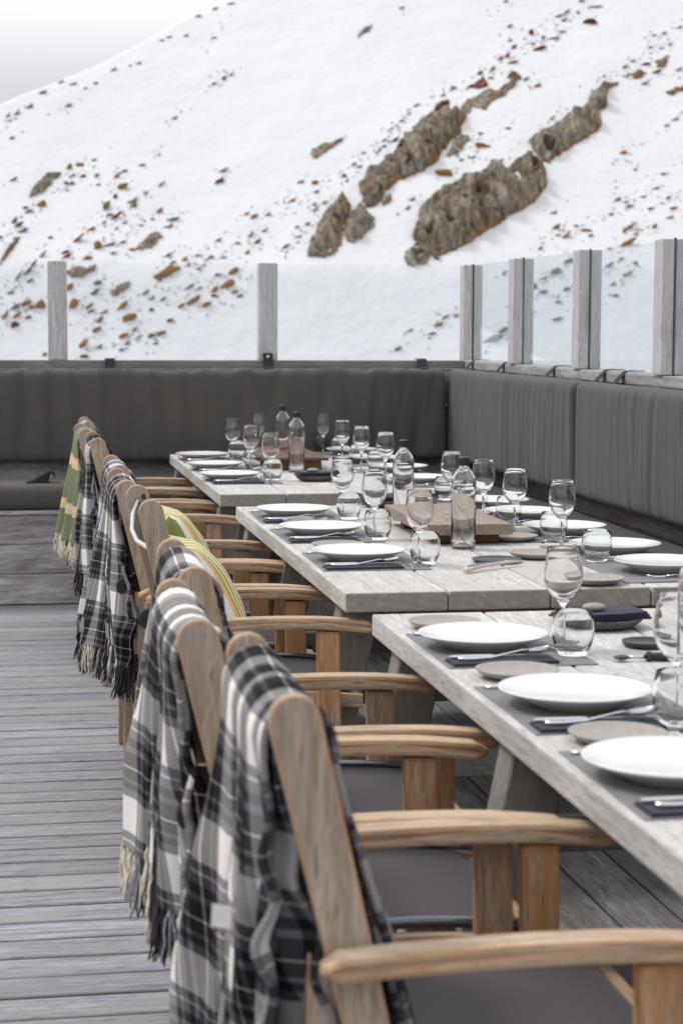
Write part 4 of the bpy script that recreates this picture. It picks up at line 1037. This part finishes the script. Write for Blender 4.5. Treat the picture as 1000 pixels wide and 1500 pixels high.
mat_me = mk('placemat', lambda b: box(b, 0, .30, 0, .42, 0, .0024, .001, 1), m_mat, False)
def napk(b):
    box(b, 0, .215, 0, .075, 0, .003, .001, 1); box(b, .002, .214, .002, .070, .0032, .006, .001, 1)
napk_me = mk('napkin', napk, m_nap, False)

ORD = ['nearest', 'second', 'third', 'fourth', 'fifth']
def setting(px, py, tname, k, side, side_plate=None):
    c = at(px, py, TZ+.022); where = f'at {ORD[k]} place on the {side} of the {tname} table'
    jx = random.uniform(-.004, .004)
    if side == 'chair side':
        x0 = .838; sgn = 1
        put(mat_me, 'placemat', (x0+jx, c.y-.225, TZ), R(random.uniform(-1, 1)), 'grey leather placemat '+where, 'placemat', 'grey placemats')
        put(napk_me, 'napkin', (x0+.008, c.y-.222, TZ+.0026), R(random.uniform(-2, 2)), 'folded navy napkin under cutlery '+where, 'napkin', 'folded napkins')
        put(knife_me, 'knife', (x0+.012, c.y-.166, TZ+.0088), R(random.uniform(-2, 2)), 'steel table knife '+where, 'knife', 'table knives')
        put(spoon_me, 'spoon', (x0+.022, c.y-.197, TZ+.0088), R(random.uniform(2, 8)), 'steel spoon '+where, 'spoon', 'spoons')
        put(fork_me, 'fork', (x0+.010, c.y+.165, TZ+.0026), R(random.uniform(-2, 2)), 'steel fork '+where, 'fork', 'forks')
        put(plate_me, 'dinner_plate', (c.x, c.y, TZ+.0026), 0, 'white dinner plate '+where, 'plate', 'white dinner plates')
    else:
        x0 = 1.872
        put(mat_me, 'placemat', (x0-.30+jx, c.y-.21, TZ), R(random.uniform(-1, 1)), 'grey leather placemat '+where, 'placemat', 'grey placemats')
        put(fork_me, 'fork', (x0-.03, c.y-.165, TZ+.0026), PI+R(random.uniform(-6, 6)), 'steel fork '+where, 'fork', 'forks')
        put(knife_me, 'knife', (x0-.03, c.y-.188, TZ+.0026), PI+R(random.uniform(-4, 4)), 'steel table knife '+where, 'knife', 'table knives')
        put(plate_me, 'dinner_plate', (min(c.x, 1.745), c.y, TZ+.0026), 0, 'white dinner plate '+where, 'plate', 'white dinner plates')
    return c
for k, p in enumerate([(985, 1119), (841, 1016), (707, 934)]): setting(*p, 'nearest', k, 'chair side')
for k, p in enumerate([(525, 810), (470, 774), (430, 748)]): setting(*p, 'middle', k, 'chair side')
for k, p in enumerate([(336, 696), (315, 681), (297, 667)]): setting(*p, 'farthest', k, 'chair side')
for k, p in enumerate([(973, 826), (909, 800), (836, 773), (778, 751), (733, 735)]): setting(*p, 'middle', k, 'bench side')
for k, p in enumerate([(610, 701), (585, 685), (560, 672), (538, 660)]): setting(*p, 'farthest', k, 'bench side')

SIDE = [(650, 912, 'behind the farthest dinner plate of the nearest table'), (757, 983, 'between the second and third dinner plates of the nearest table'), (904, 1076, 'between the first and second dinner plates of the nearest table'),
        (495, 798, 'behind the nearest dinner plate, chair side of the middle table'), (446, 762, 'behind the second dinner plate, chair side of the middle table'),
        (869, 848, 'bench side, at the near edge of the middle table'), (785, 811, 'right of the bone handled knife on the middle table'), (750, 786, 'right of the serving board on the middle table'), (690, 752, 'behind the serving board beside a tumbler'), (640,722, 'at the far end of the middle table near the bottle')]
for x, y, w_ in SIDE: 
    c = at(x, y, TZ+.012); put(side_me, 'side_plate', (c.x, c.y, TZ+.0005), 0, 'small taupe plate '+w_, 'plate', 'small taupe plates')
WG = [(823, 951, 'nearest table, in front of the slate napkin bowl'), (988, 1052, 'nearest table, cut by the right edge of the photo'),
      (613, 829, 'chair side of the middle table, left of the near bottle'), (548, 789, 'chair side of the middle table, second of three'), (501, 759, 'chair side of the middle table, farthest of three'),
      (822, 808, 'bench side of the middle table, first of four'), (753, 784, 'bench side of the middle table, second of four'), (707, 764, 'bench side of the middle table, right behind the near bottle'), (661, 747, 'bench side of the middle table, farthest of four'),
      (396, 708, 'chair side of the farthest table, nearest of three in a bunch'), (368, 691, 'chair side of the farthest table, middle of the bunch'), (341, 677, 'chair side of the farthest table, leftmost of all'), (379, 666, 'chair side of the farthest table, at its far end'),
      (564, 706, 'bench side of the farthest table, rightmost'), (529, 693, 'bench side of the farthest table, second from the right'), (501, 680, 'bench side of the farthest table, third from the right'), (473, 666, 'bench side of the farthest table, at its far end')]
for x, y, w_ in WG:
    c = at(x, y, TZ); put(wine_me, 'wine_glass', (c.x, c.y, TZ+.001), random.random()*6, 'clear stemmed wine glass, '+w_, 'wine glass', 'stemmed wine glasses')
TG = [(838, 960, 'nearest table, right of the whole wine glass'), (992, 1062, 'nearest table, cut by the right edge of the photo'),
      (622, 827, 'chair side of the middle table, nearest of three'), (553, 791, 'chair side of the middle table, second of three'), (511, 761, 'chair side of the middle table, farthest of three'),
      (873, 823, 'bench side of the middle table, nearest'), (810, 793, 'bench side of the middle table, second from the camera'), (744, 767, 'bench side of the middle table, third from the camera'), (697, 748, 'bench side of the middle table, behind the near bottle'), (652, 733, 'bench side of the middle table, farthest'),
      (399, 704, 'chair side of the farthest table, nearest of three'), (371, 687, 'chair side of the farthest table, middle of three'), (347, 673, 'chair side of the farthest table, farthest of three'),
      (551, 690, 'bench side of the farthest table, nearest of four'), (524, 680, 'bench side of the farthest table, second of four'), (497, 668, 'bench side of the farthest table, third of four'), (470, 660, 'bench side of the farthest table, farthest of four')]
for x, y, w_ in TG:
    c = at(x, y, TZ); put(tumb_me, 'tumbler', (c.x, c.y, TZ+.001), random.random()*6, 'rounded glass tumbler, '+w_, 'tumbler', 'glass tumblers')
first = None
for x, y, w_ in [(678, 804, 'standing in front of the serving board on the middle table'), (590, 762, 'standing behind the serving board on the middle table'), (434, 692, 'nearer of two by the dark board on the farthest table'), (414, 676, 'farther of two by the dark board on the farthest table'), (1019, 1006, 'at the right edge of the photo on the nearest table')]:
    c = at(x, y, TZ)
    t = empty('water_bottle', (c.x, c.y, TZ+.001), random.random(), label='clear bottle with black cap '+w_, cat='bottle', group='glass water bottles')
    o = bpy.data.objects.new('body', bottle_me); COL.objects.link(o); o.parent = t
    o = bpy.data.objects.new('cap', cap_me); COL.objects.link(o); o.parent = t; o.location = (0, 0, .2475+.003)

# serving boards
def riser(x0, x1, y0, y1, zt, th, m, mf, label, foot):
    t = empty('serving_board', (x0, y0, TZ), label=label, cat='serving board')
    bm = bmesh.new(); W = x1-x0; L_ = y1-y0
    box(bm, 0, W/2-.0015, 0, L_, zt-th-TZ, zt-TZ, .003, 2); box(bm, W/2+.0015, W, 0, L_, zt-th-TZ, zt-TZ, .003, 2); obj('board', bm, m, t)
    for y in foot:
        bm = bmesh.new(); box(bm, .03, W-.03, y, y+.05, .001, zt-th-TZ-.001, .003, 1); obj('foot', bm, mf, t)
    return t
a = at(626, 769, .805); b = at(747.5, 766, .805); f = at(562, 739, .805)
ra = 0
t = riser(a.x, a.x+(b-a).length, a.y, f.y, .805, .033, m_board, m_bfoot, 'pink brown wooden serving board on feet on the middle table', (.05, .5))
t.rotation_euler = (0, 0, ra)
a = at(400, 671, .80); b = at(483, 671, .80); f = at(404, 658, .80)
print('board2', a, b, f)
riser(b.x-.30, b.x, a.y, f.y+.2, .80, .014, m_board_far, m_bfoot, 'dark red wooden serving board on feet on the farthest table', (.02, .45))

# slate bowls with napkins and a pebble
def napkin_bowl(x, y, label, r=.075, rz=0, rim=1):
    c = at(x, y, TZ+.01); t = None
    bm = bmesh.new()
    lathe(bm, [(0, 0), (r*.62, 0), (r*.85, .006), (r*.98, .016), (r, .022), (r*.97, .0235), (r*.8, .017), (0, .012)], 48)
    for v in bm.verts:
        v.co.xy = v.co.xy*(1+.02*noise.noise(Vector((v.co.x*60, v.co.y*60, v.co.z*90)))); v.co.y *= .9
    o = obj('slate_dish', bm, m_slate, smooth=True, loc=(c.x, c.y, TZ+.0005), rz=rz); tag(o, 'rough dark slate dish '+label, 'dish', 'slate napkin dishes')
    bm = bmesh.new()
    for k in range(3):
        v = box(bm, -r*1.02+k*.004, r*1.02-k*.005, -r*.62, r*.5-k*.006, .0205+k*.0062, .0260+k*.0062, .0022, 2)
    bmesh.ops.subdivide_edges(bm, edges=bm.edges[:], cuts=2, use_grid_fill=True)
    for v in bm.verts: v.co.z += .003*noise.noise(v.co*35)+.002*(v.co.x/r)**2
    o = obj('napkin_stack', bm, m_nap, smooth=False, loc=(c.x, c.y, TZ+.0005), rz=rz+R(8)); tag(o, 'navy folded napkin stack '+label, 'napkins', 'napkin stacks')
    bm = bmesh.new(); bmesh.ops.create_uvsphere(bm, u_segments=28, v_segments=16, radius=1)
    for v in bm.verts: v.co = Vector((v.co.x*.027, v.co.y*.02, v.co.z*.0095))
    o = obj('pebble', bm, m_pebble, smooth=True, loc=(c.x-.012*r/.075, c.y-.015, TZ+.0005+.0385+.0085)); tag(o, 'flat grey pebble on napkins '+label, 'pebble', 'napkin pebbles')
napkin_bowl(876, 912, 'on the nearest table', .098)
napkin_bowl(462, 701, 'on the farthest table beside the dark board', .085)
napkin_bowl(562, 738, 'at the far end of the middle table', .085)

# black dish, pocket knife style server and bone handled knife
bdish_me = mk('black_dish', lambda b: lathe(b, [(0, 0), (.038, 0), (.046, .003), (.050, .011), (.0495, .0125), (.047, .0115), (.043, .007), (0, .006)], 48), m_blackd)
c = at(945, 940, TZ+.01); put(bdish_me, 'black_dish', (c.x, c.y, TZ+.0005), 0, 'small round black dish on the nearest table', 'dish')
c = at(727, 820, TZ+.006); put(bdish_me, 'black_dish', (c.x, c.y, TZ+.0005), 0, 'small round black dish behind the bone handled knife', 'dish').scale = (1.4, 1.4, .8)
c = at(898, 963, TZ+.008)
t = empty('cheese_knife', (c.x-.0, c.y, TZ+.009), R(-6), label='black handled server with round tip lying on the nearest table', cat='knife')
bm = bmesh.new(); tube(bm, [(.075, 0, .0), (.08, 0, 0), (.15, 0, 0), (.185, 0, 0), (.19, 0, 0)], [.005, .0085, .0095, .008, .004], 14); obj('handle', bm, m_knob, t, smooth=True)
bm = bmesh.new(); tube(bm, [(.028, 0, -.001), (.05, 0, 0), (.068, 0, 0)], [.003, .004, .005], 10); obj('neck', bm, m_steel, t, smooth=True)
bm = bmesh.new(); tube(bm, [(.066, 0, 0), (.076, 0, 0)], .0105, 14); obj('collar', bm, m_knob, t)
bm = bmesh.new(); bmesh.ops.create_uvsphere(bm, u_segments=20, v_segments=12, radius=1)
for v in bm.verts: v.co = Vector((v.co.x*.016+.016, v.co.y*.014, v.co.z*.005-.001))
obj('tip', bm, m_blackd, t, smooth=True)
c = at(680, 836, TZ+.008); d = at(762, 824, TZ+.008)
t = empty('table_knife', (c.x, c.y, TZ+.010), math.atan2(d.y-c.y, d.x-c.x), label='curved bone and blue handled knife lying on the middle table', cat='knife')
L_ = (d-c).length
bm = bmesh.new(); tube(bm, [(0, 0, -.001), (.01, .0, 0), (.04, .004, .002), (.08, .006, .004), (L_*.75, .002, .004), (L_, -.004, .002)], [.006, .0095, .0085, .0075, .006, .003], 12, flat=.85); obj('handle', bm, m_bone, t, smooth=True)
bm = bmesh.new(); tube(bm, [(.012, .0, .0085), (.04, .004, .0098), (.08, .006, .0108), (L_*.7, .003, .0098)], [.003, .0045, .0042, .002], 8, flat=.35); obj('inlay', bm, m_bluen, t, smooth=True)

# ------------------------------------------------------------------ render settings
sc.render.engine = 'CYCLES'
sc.cycles.max_bounces = 14; sc.cycles.transmission_bounces = 14; sc.cycles.transparent_max_bounces = 16
sc.cycles.glossy_bounces = 6; sc.cycles.diffuse_bounces = 4
sc.cycles.use_denoising = True
sc.cycles.sample_clamp_indirect = 8
print('stones', NST)
